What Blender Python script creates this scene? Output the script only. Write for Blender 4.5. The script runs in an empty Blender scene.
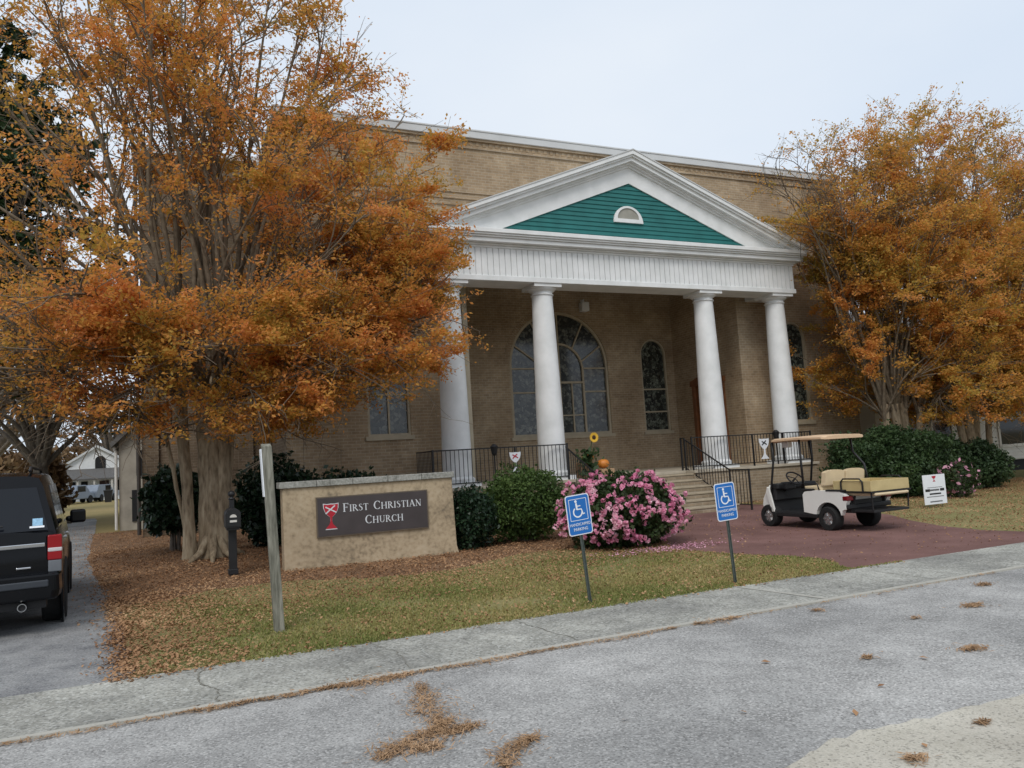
import bpy, math, random
import numpy as np
from math import sin, cos, pi, radians, sqrt, atan2
from mathutils import Vector, Matrix, noise
from mathutils.geometry import tessellate_polygon
random.seed(7); RNG = np.random.default_rng(7)
S = bpy.context.scene; COL = S.collection

# ---------------------------------------------------------------- camera
PITCH, YAW, ROLL = radians(5.56), radians(23.98), radians(3.405)
cam = bpy.data.cameras.new('camera'); camo = bpy.data.objects.new('camera', cam); COL.objects.link(camo)
cam.sensor_width = 36; cam.lens = 36*769/1024; cam.clip_end = 3000; cam.clip_start = 0.05
fw = Vector((sin(YAW)*cos(PITCH), cos(YAW)*cos(PITCH), sin(PITCH)))
rt = Vector((cos(YAW), -sin(YAW), 0)); up = rt.cross(fw)
R = rt*cos(ROLL) - up*sin(ROLL); U = rt*sin(ROLL) + up*cos(ROLL)
camo.matrix_world = Matrix(((R.x, U.x, -fw.x, 0), (R.y, U.y, -fw.y, 0), (R.z, U.z, -fw.z, 1.7), (0, 0, 0, 1)))
S.camera = camo
# ---------------------------------------------------------------- world (overcast) + sun
SUN_EL, SUN_AZ = radians(48), radians(215)      # azimuth clockwise from +y
W = bpy.data.worlds.new('World'); S.world = W; W.use_nodes = True
nt = W.node_tree; nt.nodes.clear(); N = nt.nodes.new; L = nt.links.new
sky = N('ShaderNodeTexSky'); sky.sky_type = 'NISHITA'; sky.sun_disc = False
sky.sun_elevation = SUN_EL; sky.sun_rotation = SUN_AZ; sky.air_density = 1; sky.dust_density = 4
tc = N('ShaderNodeTexCoord'); mp = N('ShaderNodeMapping'); mp.inputs['Scale'].default_value = (1, 1, 2.2)
nz = N('ShaderNodeTexNoise'); nz.inputs['Scale'].default_value = 1.6; nz.inputs['Detail'].default_value = 4
L(tc.outputs['Generated'], mp.inputs['Vector']); L(mp.outputs[0], nz.inputs['Vector'])
cr = N('ShaderNodeValToRGB'); cr.color_ramp.elements[0].position = .3; cr.color_ramp.elements[1].position = .7
cr.color_ramp.elements[0].color = (.63, .72, .84, 1); cr.color_ramp.elements[1].color = (.745, .805, .88, 1)
L(nz.outputs[0], cr.inputs[0])
sc = N('ShaderNodeVectorMath'); sc.operation = 'SCALE'; sc.inputs['Scale'].default_value = 10.3
L(cr.outputs[0], sc.inputs[0])
mx = N('ShaderNodeMixRGB'); mx.inputs[0].default_value = .93
L(sky.outputs[0], mx.inputs[1]); L(sc.outputs[0], mx.inputs[2])
bg = N('ShaderNodeBackground'); bg.inputs[1].default_value = .1
out = N('ShaderNodeOutputWorld'); L(mx.outputs[0], bg.inputs[0]); L(bg.outputs[0], out.inputs[0])
sl = bpy.data.lights.new('sun', 'SUN'); sl.energy = 1.5; sl.angle = radians(25); sl.color = (1, .96, .90)
so = bpy.data.objects.new('sun', sl); COL.objects.link(so)
sd = Vector((sin(SUN_AZ)*cos(SUN_EL), cos(SUN_AZ)*cos(SUN_EL), sin(SUN_EL)))
so.rotation_euler = sd.to_track_quat('Z', 'Y').to_euler(); so.location = (0, 0, 40)
S.view_settings.view_transform = 'Standard'; S.view_settings.look = 'None'
S.view_settings.exposure = .14; S.view_settings.gamma = 1

# ---------------------------------------------------------------- materials
def newmat(name):
    m = bpy.data.materials.new(name); m.use_nodes = True
    t = m.node_tree; t.nodes.clear()
    o = t.nodes.new('ShaderNodeOutputMaterial'); b = t.nodes.new('ShaderNodeBsdfPrincipled')
    t.links.new(b.outputs[0], o.inputs[0]); return m, t, b, o
def c4(c): return (c[0], c[1], c[2], 1)
def mat(name, col, rough=.6, metal=0, var=.12, scale=6, bump=0, bscale=None, spec=.4, coord='Object', col2=None, detail=5):
    """noise-modulated plain material"""
    m, t, b, o = newmat(name); n = t.nodes.new; l = t.links.new
    tc = n('ShaderNodeTexCoord'); nz = n('ShaderNodeTexNoise'); nz.inputs['Scale'].default_value = scale; nz.inputs['Detail'].default_value = detail
    l(tc.outputs[coord], nz.inputs['Vector'])
    r = n('ShaderNodeValToRGB'); r.color_ramp.elements[0].position = .3; r.color_ramp.elements[1].position = .7
    a = col2 if col2 else [c*(1-var) for c in col]; bb = col if col2 else [min(1, c*(1+var)) for c in col]
    r.color_ramp.elements[0].color = c4(a); r.color_ramp.elements[1].color = c4(bb)
    l(nz.outputs[0], r.inputs[0]); l(r.outputs[0], b.inputs['Base Color'])
    b.inputs['Roughness'].default_value = rough; b.inputs['Metallic'].default_value = metal
    b.inputs['Specular IOR Level'].default_value = spec
    if bump:
        z2 = n('ShaderNodeTexNoise'); z2.inputs['Scale'].default_value = bscale or scale*6; z2.inputs['Detail'].default_value = 4
        l(tc.outputs[coord], z2.inputs['Vector'])
        bp = n('ShaderNodeBump'); bp.inputs['Strength'].default_value = bump; bp.inputs['Distance'].default_value = .02
        l(z2.outputs[0], bp.inputs['Height']); l(bp.outputs[0], b.inputs['Normal'])
    return m
def leafmat(name, cols, trans=.35, rough=.6, nscale=.5):
    """per-leaf colour from a ramp, shifted by slow noise so that clumps differ in hue"""
    m, t, b, o = newmat(name); n = t.nodes.new; l = t.links.new
    g = n('ShaderNodeNewGeometry'); tc = n('ShaderNodeTexCoord')
    nz = n('ShaderNodeTexNoise'); nz.inputs['Scale'].default_value = nscale; nz.inputs['Detail'].default_value = 2
    l(tc.outputs['Object'], nz.inputs['Vector'])
    mr = n('ShaderNodeMapRange'); mr.inputs[1].default_value = .3; mr.inputs[2].default_value = .7
    l(nz.outputs[0], mr.inputs[0])
    mm = n('ShaderNodeMath'); mm.operation = 'MULTIPLY'; mm.inputs[1].default_value = .55; l(mr.outputs[0], mm.inputs[0])
    ma = n('ShaderNodeMath'); ma.operation = 'MULTIPLY_ADD'; ma.inputs[1].default_value = .45
    l(g.outputs['Random Per Island'], ma.inputs[0]); l(mm.outputs[0], ma.inputs[2])
    r = n('ShaderNodeValToRGB'); e = r.color_ramp.elements
    for i, c in enumerate(cols):
        p = i/(len(cols)-1)
        if i == 0: e[0].color = c4(c); e[0].position = 0
        elif i == len(cols)-1: e[-1].color = c4(c); e[-1].position = 1
        else: k = e.new(p); k.color = c4(c)
    l(ma.outputs[0], r.inputs[0]); l(r.outputs[0], b.inputs['Base Color'])
    b.inputs['Roughness'].default_value = rough; b.inputs['Specular IOR Level'].default_value = .25
    tr = n('ShaderNodeBsdfTranslucent'); l(r.outputs[0], tr.inputs[0])
    mix = n('ShaderNodeMixShader'); mix.inputs[0].default_value = trans
    l(b.outputs[0], mix.inputs[1]); l(tr.outputs[0], mix.inputs[2]); l(mix.outputs[0], o.inputs[0])
    return m
def brickmat(name, c1, c2, mortar, stain=(.55, .5, .45)):
    m, t, b, o = newmat(name); n = t.nodes.new; l = t.links.new
    tc = n('ShaderNodeTexCoord'); sp = n('ShaderNodeSeparateXYZ'); l(tc.outputs['Object'], sp.inputs[0])
    ad = n('ShaderNodeMath'); l(sp.outputs[0], ad.inputs[0]); l(sp.outputs[1], ad.inputs[1])
    cb = n('ShaderNodeCombineXYZ'); l(ad.outputs[0], cb.inputs[0]); l(sp.outputs[2], cb.inputs[1])
    br = n('ShaderNodeTexBrick'); l(cb.outputs[0], br.inputs['Vector'])
    br.inputs['Scale'].default_value = 1; br.inputs['Brick Width'].default_value = .22; br.inputs['Row Height'].default_value = .083
    br.inputs['Mortar Size'].default_value = .009; br.inputs['Mortar Smooth'].default_value = .3; br.inputs['Bias'].default_value = 0
    br.inputs['Color1'].default_value = c4(c1); br.inputs['Color2'].default_value = c4(c2); br.inputs['Mortar'].default_value = c4(mortar)
    nz = n('ShaderNodeTexNoise'); nz.inputs['Scale'].default_value = .55; nz.inputs['Detail'].default_value = 6; nz.inputs['Roughness'].default_value = .6
    l(tc.outputs['Object'], nz.inputs['Vector'])
    r = n('ShaderNodeValToRGB'); r.color_ramp.elements[0].position = .3; r.color_ramp.elements[1].position = .68
    r.color_ramp.elements[0].color = c4(stain); r.color_ramp.elements[1].color = (1, 1, 1, 1); l(nz.outputs[0], r.inputs[0])
    n2 = n('ShaderNodeTexNoise'); n2.inputs['Scale'].default_value = 5; n2.inputs['Detail'].default_value = 3; l(cb.outputs[0], n2.inputs['Vector'])
    r2 = n('ShaderNodeValToRGB'); r2.color_ramp.elements[0].color = (.72, .72, .72, 1); r2.color_ramp.elements[1].color = (1.25, 1.25, 1.25, 1); l(n2.outputs[0], r2.inputs[0])
    m1 = n('ShaderNodeMixRGB'); m1.blend_type = 'MULTIPLY'; m1.inputs[0].default_value = 1; l(br.outputs[0], m1.inputs[1]); l(r.outputs[0], m1.inputs[2])
    m2 = n('ShaderNodeMixRGB'); m2.blend_type = 'MULTIPLY'; m2.inputs[0].default_value = 1; l(m1.outputs[0], m2.inputs[1]); l(r2.outputs[0], m2.inputs[2])
    l(m2.outputs[0], b.inputs['Base Color']); b.inputs['Roughness'].default_value = .85; b.inputs['Specular IOR Level'].default_value = .2
    bp = n('ShaderNodeBump'); bp.inputs['Strength'].default_value = .6; bp.inputs['Distance'].default_value = .008; bp.invert = True
    l(br.outputs['Fac'], bp.inputs['Height']); l(bp.outputs[0], b.inputs['Normal'])
    return m
def groundmat(name, stops, scale, fine=60, rough=.95, bump=.4, speck=None, bigmul=None, stretch=None):
    """two scales of noise through a ramp + optional bright speckle (aggregate, flakes)"""
    m, t, b, o = newmat(name); n = t.nodes.new; l = t.links.new
    tc = n('ShaderNodeTexCoord')
    nz = n('ShaderNodeTexNoise'); nz.inputs['Scale'].default_value = scale; nz.inputs['Detail'].default_value = 6; nz.inputs['Roughness'].default_value = .65
    nf = n('ShaderNodeTexNoise'); nf.inputs['Scale'].default_value = fine; nf.inputs['Detail'].default_value = 3
    if stretch:
        mpp = n('ShaderNodeMapping'); mpp.inputs['Scale'].default_value = (1, 1, stretch); l(tc.outputs['Object'], mpp.inputs['Vector'])
        l(mpp.outputs[0], nz.inputs['Vector']); l(mpp.outputs[0], nf.inputs['Vector'])
    else:
        l(tc.outputs['Object'], nz.inputs['Vector']); l(tc.outputs['Object'], nf.inputs['Vector'])
    mm = n('ShaderNodeMath'); mm.operation = 'MULTIPLY_ADD'; mm.inputs[1].default_value = .5; l(nz.outputs[0], mm.inputs[0])
    m3 = n('ShaderNodeMath'); m3.operation = 'MULTIPLY'; m3.inputs[1].default_value = .5; l(nf.outputs[0], m3.inputs[0]); l(m3.outputs[0], mm.inputs[2])
    r = n('ShaderNodeValToRGB'); e = r.color_ramp.elements
    for i, (p, c) in enumerate(stops):
        if i == 0: e[0].color = c4(c); e[0].position = p
        elif i == len(stops)-1: e[-1].color = c4(c); e[-1].position = p
        else: k = e.new(p); k.color = c4(c)
    l(mm.outputs[0], r.inputs[0]); last = r.outputs[0]
    if speck:
        sc_, thr, colr, amt = speck
        v = n('ShaderNodeTexVoronoi'); v.inputs['Scale'].default_value = sc_; l(tc.outputs['Object'], v.inputs['Vector'])
        sp = n('ShaderNodeSeparateColor'); l(v.outputs['Color'], sp.inputs[0])
        gt = n('ShaderNodeMapRange'); gt.inputs[1].default_value = thr; gt.inputs[2].default_value = thr+.15; gt.inputs[4].default_value = amt
        l(sp.outputs[0], gt.inputs[0])
        mx = n('ShaderNodeMixRGB'); l(gt.outputs[0], mx.inputs[0]); l(last, mx.inputs[1]); mx.inputs[2].default_value = c4(colr); last = mx.outputs[0]
        g2 = n('ShaderNodeMapRange'); g2.inputs[1].default_value = thr; g2.inputs[2].default_value = thr+.15; g2.inputs[4].default_value = amt
        l(sp.outputs[1], g2.inputs[0])
        mk = n('ShaderNodeMixRGB'); l(g2.outputs[0], mk.inputs[0]); l(last, mk.inputs[1]); mk.inputs[2].default_value = c4([c*.22 for c in colr]); last = mk.outputs[0]
    if bigmul:
        nb = n('ShaderNodeTexNoise'); nb.inputs['Scale'].default_value = bigmul[0]; nb.inputs['Detail'].default_value = 5; l(tc.outputs['Object'], nb.inputs['Vector'])
        rb = n('ShaderNodeValToRGB'); rb.color_ramp.elements[0].position = .32; rb.color_ramp.elements[1].position = .66
        rb.color_ramp.elements[0].color = c4(bigmul[1]); rb.color_ramp.elements[1].color = c4(bigmul[2]); l(nb.outputs[0], rb.inputs[0])
        mb = n('ShaderNodeMixRGB'); mb.blend_type = 'MULTIPLY'; mb.inputs[0].default_value = 1; l(last, mb.inputs[1]); l(rb.outputs[0], mb.inputs[2]); last = mb.outputs[0]
    l(last, b.inputs['Base Color']); b.inputs['Roughness'].default_value = rough; b.inputs['Specular IOR Level'].default_value = .15
    bp = n('ShaderNodeBump'); bp.inputs['Strength'].default_value = bump; bp.inputs['Distance'].default_value = .012
    l(nf.outputs[0], bp.inputs['Height']); l(bp.outputs[0], b.inputs['Normal'])
    return m
def glassmat(name, dark, light, vscale=9, rough=.08, lead=True):
    """leaded / stained window glass seen from outside"""
    m, t, b, o = newmat(name); n = t.nodes.new; l = t.links.new
    tc = n('ShaderNodeTexCoord'); v = n('ShaderNodeTexVoronoi'); v.inputs['Scale'].default_value = vscale
    l(tc.outputs['Object'], v.inputs['Vector'])
    sp = n('ShaderNodeSeparateColor'); l(v.outputs['Color'], sp.inputs[0])
    nz = n('ShaderNodeTexNoise'); nz.inputs['Scale'].default_value = 1.3; nz.inputs['Detail'].default_value = 3; l(tc.outputs['Object'], nz.inputs['Vector'])
    ad = n('ShaderNodeMath'); ad.operation = 'MULTIPLY'; l(sp.outputs[0], ad.inputs[0]); l(nz.outputs[0], ad.inputs[1])
    r = n('ShaderNodeValToRGB'); r.color_ramp.elements[0].position = .12; r.color_ramp.elements[1].position = .5
    r.color_ramp.elements[0].color = c4(dark); r.color_ramp.elements[1].color = c4(light); l(ad.outputs[0], r.inputs[0])
    l(r.outputs[0], b.inputs['Base Color']); b.inputs['Roughness'].default_value = rough; b.inputs['Specular IOR Level'].default_value = .6
    if lead:
        v2 = n('ShaderNodeTexVoronoi'); v2.feature = 'DISTANCE_TO_EDGE'; v2.inputs['Scale'].default_value = vscale; l(tc.outputs['Object'], v2.inputs['Vector'])
        mr = n('ShaderNodeMapRange'); mr.inputs[1].default_value = .02; mr.inputs[2].default_value = .06; l(v2.outputs[0], mr.inputs[0])
        mx = n('ShaderNodeMixRGB'); l(mr.outputs[0], mx.inputs[0]); mx.inputs[1].default_value = (.012, .012, .012, 1); l(r.outputs[0], mx.inputs[2]); l(mx.outputs[0], b.inputs['Base Color'])
    return m

M = {}
M['brick'] = brickmat('tan_brick', (.50, .385, .255), (.40, .305, .20), (.54, .47, .37))
M['brick2'] = brickmat('brown_brick', (.25, .18, .12), (.19, .14, .095), (.30, .25, .19))
M['brick3'] = brickmat('shaded_stained_brick', (.20, .15, .10), (.15, .11, .075), (.25, .20, .15), (.4, .38, .36))  # stained brown brick, darkened further: tree shade is put into the colour
M['white'] = mat('white_paint', (.78, .79, .79), .6, col2=(.66, .675, .67), scale=2.6, bump=.12, detail=9)
M['offwhite'] = mat('weathered_white', (.60, .58, .54), .6, var=.08, scale=2)
M['creamtrim'] = mat('window_trim', (.42, .36, .26), .6, var=.1, scale=4)
M['teal'] = mat('teal_siding', (.018, .155, .148), .55, col2=(.012, .12, .115), scale=3, detail=8)
M['coping'] = mat('grey_coping', (.55, .56, .56), .5, var=.08, scale=1)
M['glass'] = glassmat('church_glass', (.035, .040, .040), (.16, .17, .15), 9, .12)
M['stained'] = glassmat('stained_glass', (.025, .030, .028), (.17, .19, .155), 10, .15)
M['dark'] = mat('dark_interior', (.012, .012, .013), .8)
M['door'] = mat('varnished_door', (.17, .065, .025), .4, var=.25, scale=5)
M['conc'] = mat('porch_concrete', (.42, .37, .29), .85, var=.15, scale=3, bump=.2)
M['tread'] = mat('step_tread', (.36, .30, .215), .85, var=.18, scale=5, bump=.2)
M['stepbrick'] = brickmat('step_brick', (.38, .30, .21), (.30, .235, .16), (.42, .36, .28))
M['iron'] = mat('black_iron', (.012, .012, .013), .45, 0, var=.2)
M['stucco'] = groundmat('aged_stucco', [(.30, (.17, .145, .115)), (.42, (.33, .265, .18)), (.52, (.44, .355, .245)), (.70, (.50, .42, .31))], 1.7, 14, bump=.25, bigmul=(.9, (.82, .80, .78), (1.05, 1.03, 1.0)))
M['cap'] = groundmat('wall_cap', [(.32, (.13, .13, .115)), (.5, (.30, .30, .27)), (.68, (.46, .46, .43))], 3, 25, bump=.3)
M['signface'] = mat('sign_panel', (.055, .045, .045), .55, var=.15, scale=3)
M['signedge'] = mat('sign_edge', (.12, .095, .07), .7, var=.2)
M['letter'] = mat('sign_letter', (.62, .64, .66), .5, var=.04)
M['red'] = mat('chalice_red', (.42, .015, .03), .5, var=.08)
M['blue'] = mat('sign_blue', (.012, .14, .45), .4, var=.06)
M['signwhite'] = mat('sign_white', (.75, .77, .80), .4, var=.03)
M['galv'] = mat('sign_post_metal', (.10, .12, .11), .5, .4, var=.2, scale=20)
M['weather'] = groundmat('weathered_wood', [(.30, (.07, .07, .055)), (.5, (.19, .185, .15)), (.68, (.33, .32, .27))], 9, 45, bump=.7, stretch=.12)
M['bark'] = groundmat('smooth_bark', [(.34, (.12, .09, .06)), (.47, (.27, .21, .14)), (.64, (.43, .355, .25))], 5, 16, rough=.85, bump=.8, stretch=.28)
M['limb'] = groundmat('limb_bark', [(.32, (.09, .07, .05)), (.5, (.17, .135, .095)), (.68, (.25, .205, .15))], 3.2, 9, rough=.9, bump=.5)
M['twig'] = mat('twig_bark', (.16, .125, .09), .9, var=.2, scale=6)
M['darkbark'] = mat('grey_bark', (.16, .135, .11), .9, var=.3, scale=6, bump=.4)
M['leafA'] = leafmat('autumn_leaf', [(.29, .24, .052), (.52, .325, .065), (.69, .345, .08), (.78, .335, .105), (.78, .355, .155)], .55, nscale=.8)
M['leafB'] = leafmat('golden_leaf', [(.26, .24, .055), (.46, .325, .065), (.64, .35, .075), (.73, .34, .095), (.68, .30, .11)], .55, nscale=.7)
M['leafbrown'] = leafmat('brown_leaf', [(.10, .06, .035), (.17, .10, .05), (.23, .15, .075), (.11, .10, .04)], .25, nscale=.15)
M['evergreen'] = leafmat('evergreen_leaf', [(.018, .036, .016), (.036, .065, .026), (.065, .095, .04)], .12, .5)
M['camellia'] = leafmat('glossy_leaf', [(.008, .02, .01), (.02, .04, .02), (.035, .06, .03)], .08, .3)
M['boxwood'] = leafmat('hedge_leaf', [(.018, .034, .014), (.038, .07, .024), (.068, .108, .038)], .2, .5, 1.5)
M['yew'] = leafmat('yew_leaf', [(.035, .065, .018), (.065, .11, .028), (.11, .165, .045)], .25, .55, 1.5)
M['azleaf'] = leafmat('azalea_leaf', [(.015, .03, .01), (.035, .06, .018), (.07, .06, .03)], .15, .5, 2)
M['petal'] = leafmat('pink_petal', [(.56, .15, .28), (.76, .27, .43), (.84, .42, .54), (.88, .68, .72)], .3, .6, 2)
M['petalfall'] = leafmat('fallen_petal', [(.55, .22, .33), (.7, .4, .48)], .1, .7, 2)
M['litter'] = leafmat('dead_leaf', [(.16, .08, .042), (.28, .15, .075), (.40, .23, .12), (.55, .37, .21)], .1, .8, .6)
M['needle'] = leafmat('pine_straw', [(.22, .135, .075), (.36, .225, .125), (.50, .34, .21)], .1, .8, 2)
M['grass'] = leafmat('grass_blade', [(.13, .17, .04), (.20, .22, .065), (.36, .30, .12), (.46, .37, .18)], .3, .7, .5)
M['lawn'] = groundmat('lawn_soil', [(.3, (.12, .14, .045)), (.5, (.22, .20, .085)), (.7, (.38, .29, .15))], .7, 45, bump=.8)
M['field'] = groundmat('field_grass', [(.3, (.16, .14, .05)), (.5, (.24, .19, .08)), (.7, (.30, .22, .10))], .12, 8, bump=.5)
M['mulch'] = groundmat('leaf_mulch', [(.3, (.09, .055, .036)), (.5, (.20, .12, .07)), (.7, (.34, .21, .125))], 2, 35, bump=1)
M['road'] = groundmat('road_gravel_asphalt', [(.34, (.22, .217, .21)), (.5, (.34, .336, .325)), (.64, (.46, .455, .44))], 2.2, 55, bump=.5, speck=(75, .76, (.60, .59, .57), .55), bigmul=(.42, (.74, .74, .74), (1.14, 1.13, 1.12)))
M['patch'] = groundmat('concrete_apron', [(.3, (.37, .35, .30)), (.5, (.50, .475, .42)), (.7, (.62, .59, .53))], 2.2, 80, bump=.4, speck=(80, .8, (.55, .53, .48), .5), bigmul=(.9, (.8, .78, .75), (1.05, 1.04, 1.0)))
M['walk'] = groundmat('aged_sidewalk', [(.32, (.22, .215, .19)), (.5, (.33, .325, .295)), (.64, (.45, .44, .40))], 4, 38, bump=.5, speck=(55, .78, (.56, .56, .53), .6), bigmul=(.9, (.66, .66, .66), (1.12, 1.12, 1.10)))
M['walkedge'] = groundmat('sidewalk_edge', [(.3, (.34, .33, .29)), (.7, (.47, .45, .40))], 2, 60, bump=.3)
M['crack'] = mat('crack_soil', (.20, .19, .16), .95, var=.3, scale=20)
M['asphalt'] = groundmat('drive_asphalt', [(.33, (.10, .105, .115)), (.5, (.27, .27, .265)), (.67, (.38, .38, .37))], 3, 45, bump=.4, speck=(80, .82, (.4, .4, .4), .5), bigmul=(.6, (.72, .72, .74), (1.05, 1.05, 1.05)))
M['court'] = groundmat('red_paving', [(.3, (.125, .068, .06)), (.5, (.18, .10, .088)), (.7, (.235, .138, .122))], 1.0, 60, bump=.25, bigmul=(.5, (.8, .78, .78), (1.08, 1.06, 1.06)))
M['annex'] = mat('annex_paint', (.33, .30, .25), .8, var=.25, scale=2)
M['roofgrey'] = mat('shingle', (.12, .115, .11), .9, var=.2, scale=8)
M['black_paint'] = mat('black_car_paint', (.005, .0055, .007), .14, 0, var=.05, spec=.22)
M['carglass'] = mat('tinted_glass', (.010, .012, .016), .05, 0, var=.02, spec=.30)
M['chrome'] = mat('chrome', (.55, .56, .58), .15, 1, var=.02)
M['plastic'] = mat('black_plastic', (.015, .015, .016), .55, var=.1)
M['rubber'] = mat('tyre_rubber', (.012, .012, .012), .8, var=.15, bump=.2)
M['rim'] = mat('steel_rim', (.5, .5, .5), .3, .8, var=.1)
M['lampred'] = mat('tail_lamp_red', (.27, .008, .012), .15, var=.05)
M['cartlamp'] = mat('dark_red_lamp', (.16, .008, .012), .2, var=.05)
M['lampwhite'] = mat('tail_lamp_clear', (.55, .52, .52), .2, var=.05)
M['bumpgrey'] = mat('bumper_grey', (.035, .04, .048), .35, var=.05)
M['cream'] = mat('cart_cream_body', (.74, .735, .69), .3, var=.03)
M['canvas'] = mat('tan_roof_shell', (.62, .43, .27), .5, var=.05)
M['vinyl'] = mat('cream_vinyl', (.66, .53, .34), .5, var=.06)
M['pine'] = mat('pale_pine_board', (.56, .45, .22), .6, col2=(.44, .34, .16), scale=4)
M['siding'] = mat('white_siding', (.62, .59, .52), .6, var=.06, scale=2)
M['silver'] = mat('silver_car_paint', (.22, .26, .32), .35, .2, var=.05)
M['pumpkin'] = mat('pumpkin_skin', (.55, .19, .03), .5, var=.12, scale=9)
M['yellow'] = mat('sunflower_petal', (.70, .42, .04), .6, var=.15, scale=12)
M['brown'] = mat('seed_head', (.05, .025, .012), .9, var=.2)
M['stemgreen'] = mat('stem_green', (.05, .09, .03), .7, var=.2)

# ---------------------------------------------------------------- builders
OFF = {}
def props(o, label=None, cat=None, group=None, kind=None):
    if label: o['label'] = label
    if cat: o['category'] = cat
    if group: o['group'] = group
    if kind: o['kind'] = kind
    return o
def thing(name, loc, label, cat, group=None, rz=0):
    o = bpy.data.objects.new(name, None); COL.objects.link(o); o.location = loc; o.rotation_euler.z = rz
    o.empty_display_size = .1
    OFF[o.name] = Vector(loc); return props(o, label, cat, group)
class MB:
    def __init__(s): s.v = []; s.f = []; s.m = []; s.cm = 0
    def add(s, vs, fs):
        b = len(s.v); s.v += [tuple(v) for v in vs]; s.f += [tuple(b+i for i in f) for f in fs]; s.m += [s.cm]*len(fs); return s
    def box(s, x0, x1, y0, y1, z0, z1, rz=0, piv=None):
        vs = [(x, y, z) for z in (z0, z1) for y in (y0, y1) for x in (x0, x1)]
        if rz:
            px, py = piv or ((x0+x1)/2, (y0+y1)/2)
            vs = [(px+(x-px)*cos(rz)-(y-py)*sin(rz), py+(x-px)*sin(rz)+(y-py)*cos(rz), z) for x, y, z in vs]
        return s.add(vs, [(0, 2, 3, 1), (4, 5, 7, 6), (0, 1, 5, 4), (1, 3, 7, 5), (3, 2, 6, 7), (2, 0, 4, 6)])
    def obox(s, c, ax, ay, az):
        """box from centre and half-axis vectors"""
        c, ax, ay, az = map(Vector, (c, ax, ay, az))
        vs = [c+ax*i+ay*j+az*k for k in (-1, 1) for j in (-1, 1) for i in (-1, 1)]
        return s.add(vs, [(0, 2, 3, 1), (4, 5, 7, 6), (0, 1, 5, 4), (1, 3, 7, 5), (3, 2, 6, 7), (2, 0, 4, 6)])
    def bar(s, a, b, w, h=None, upv=(0, 0, 1)):
        a, b = Vector(a), Vector(b); d = b-a; L_ = d.length; d.normalize(); u = Vector(upv)
        if abs(d.dot(u)) > .98: u = Vector((0, 1, 0))
        sx = d.cross(u).normalized(); su = sx.cross(d); h = h or w
        return s.obox((a+b)/2, sx*w/2, d*L_/2, su*h/2)
    def tube(s, pts, rs, n=8, cap=True, fl=0):
        pts = [Vector(p) for p in pts]
        if not hasattr(rs, '__len__'): rs = [rs]*len(pts)
        b = len(s.v); ref = None
        for i, p in enumerate(pts):
            d = (pts[min(i+1, len(pts)-1)]-pts[max(i-1, 0)])
            if d.length < 1e-9: d = Vector((0, 0, 1))
            d.normalize()
            if ref is None:
                ref = Vector((1, 0, 0)) if abs(d.x) < .9 else Vector((0, 1, 0))
            a = d.cross(ref); a.normalize(); c = a.cross(d); ref = c
            for k in range(n):
                t = 2*pi*k/n; q = p+(a*cos(t)+c*sin(t))*rs[i]*(1+fl*sin(t*4+i*.12)+fl*.6*sin(t*7+1+i*.2)); s.v.append((q.x, q.y, q.z))
        nf = 0
        for i in range(len(pts)-1):
            for k in range(n):
                k2 = (k+1) % n
                s.f.append((b+i*n+k, b+i*n+k2, b+(i+1)*n+k2, b+(i+1)*n+k)); nf += 1
        if cap:
            s.f.append(tuple(b+k for k in range(n))[::-1]); s.f.append(tuple(b+(len(pts)-1)*n+k for k in range(n))); nf += 2
        s.m += [s.cm]*nf; return s
    def lathe(s, prof, c=(0, 0, 0), n=24, axis='z'):
        b = len(s.v)
        for r, h in prof:
            for k in range(n):
                t = 2*pi*k/n
                p = {'z': (r*cos(t), r*sin(t), h), 'x': (h, r*cos(t), r*sin(t)), 'y': (r*sin(t), h, r*cos(t))}[axis]
                s.v.append((c[0]+p[0], c[1]+p[1], c[2]+p[2]))
        nf = 0
        for i in range(len(prof)-1):
            for k in range(n):
                k2 = (k+1) % n; s.f.append((b+i*n+k, b+i*n+k2, b+(i+1)*n+k2, b+(i+1)*n+k)); nf += 1
        s.f.append(tuple(b+k for k in range(n))[::-1]); s.f.append(tuple(b+(len(prof)-1)*n+k for k in range(n))); nf += 2
        s.m += [s.cm]*nf; return s
    def extr(s, pts, o, ux, uy, dv):
        """polygon (2D pts in frame o,ux,uy) extruded by vector dv"""
        o, ux, uy, dv = map(Vector, (o, ux, uy, dv)); n = len(pts)
        A = [o+ux*p[0]+uy*p[1] for p in pts]; B = [a+dv for a in A]
        tri = tessellate_polygon([[Vector((p[0], p[1], 0)) for p in pts]])
        fs = [tuple(t) for t in tri]+[tuple(i+n for i in t[::-1]) for t in tri]
        fs += [(i, (i+1) % n, (i+1) % n+n, i+n) for i in range(n)]
        return s.add(A+B, fs)
    def build(s, name, mats, parent=None, smooth=False, bevel=0, local=False, auto=None):
        me = bpy.data.meshes.new(name)
        v = s.v
        if parent is not None and not local:
            o_ = OFF[parent.name]; v = [(a-o_.x, b-o_.y, c-o_.z) for a, b, c in v]
        me.from_pydata(v, [], s.f)
        if not isinstance(mats, (list, tuple)): mats = [mats]
        for m in mats: me.materials.append(m)
        me.polygons.foreach_set('material_index', s.m)
        import bmesh
        bm = bmesh.new(); bm.from_mesh(me); bmesh.ops.recalc_face_normals(bm, faces=bm.faces); bm.to_mesh(me); bm.free()
        if smooth: me.polygons.foreach_set('use_smooth', [True]*len(me.polygons))
        o = bpy.data.objects.new(name, me); COL.objects.link(o)
        if parent is not None: o.parent = parent; OFF[o.name] = OFF[parent.name]
        if smooth == 'auto' or auto:
            me.set_sharp_from_angle(angle=radians(auto or 35))
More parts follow.
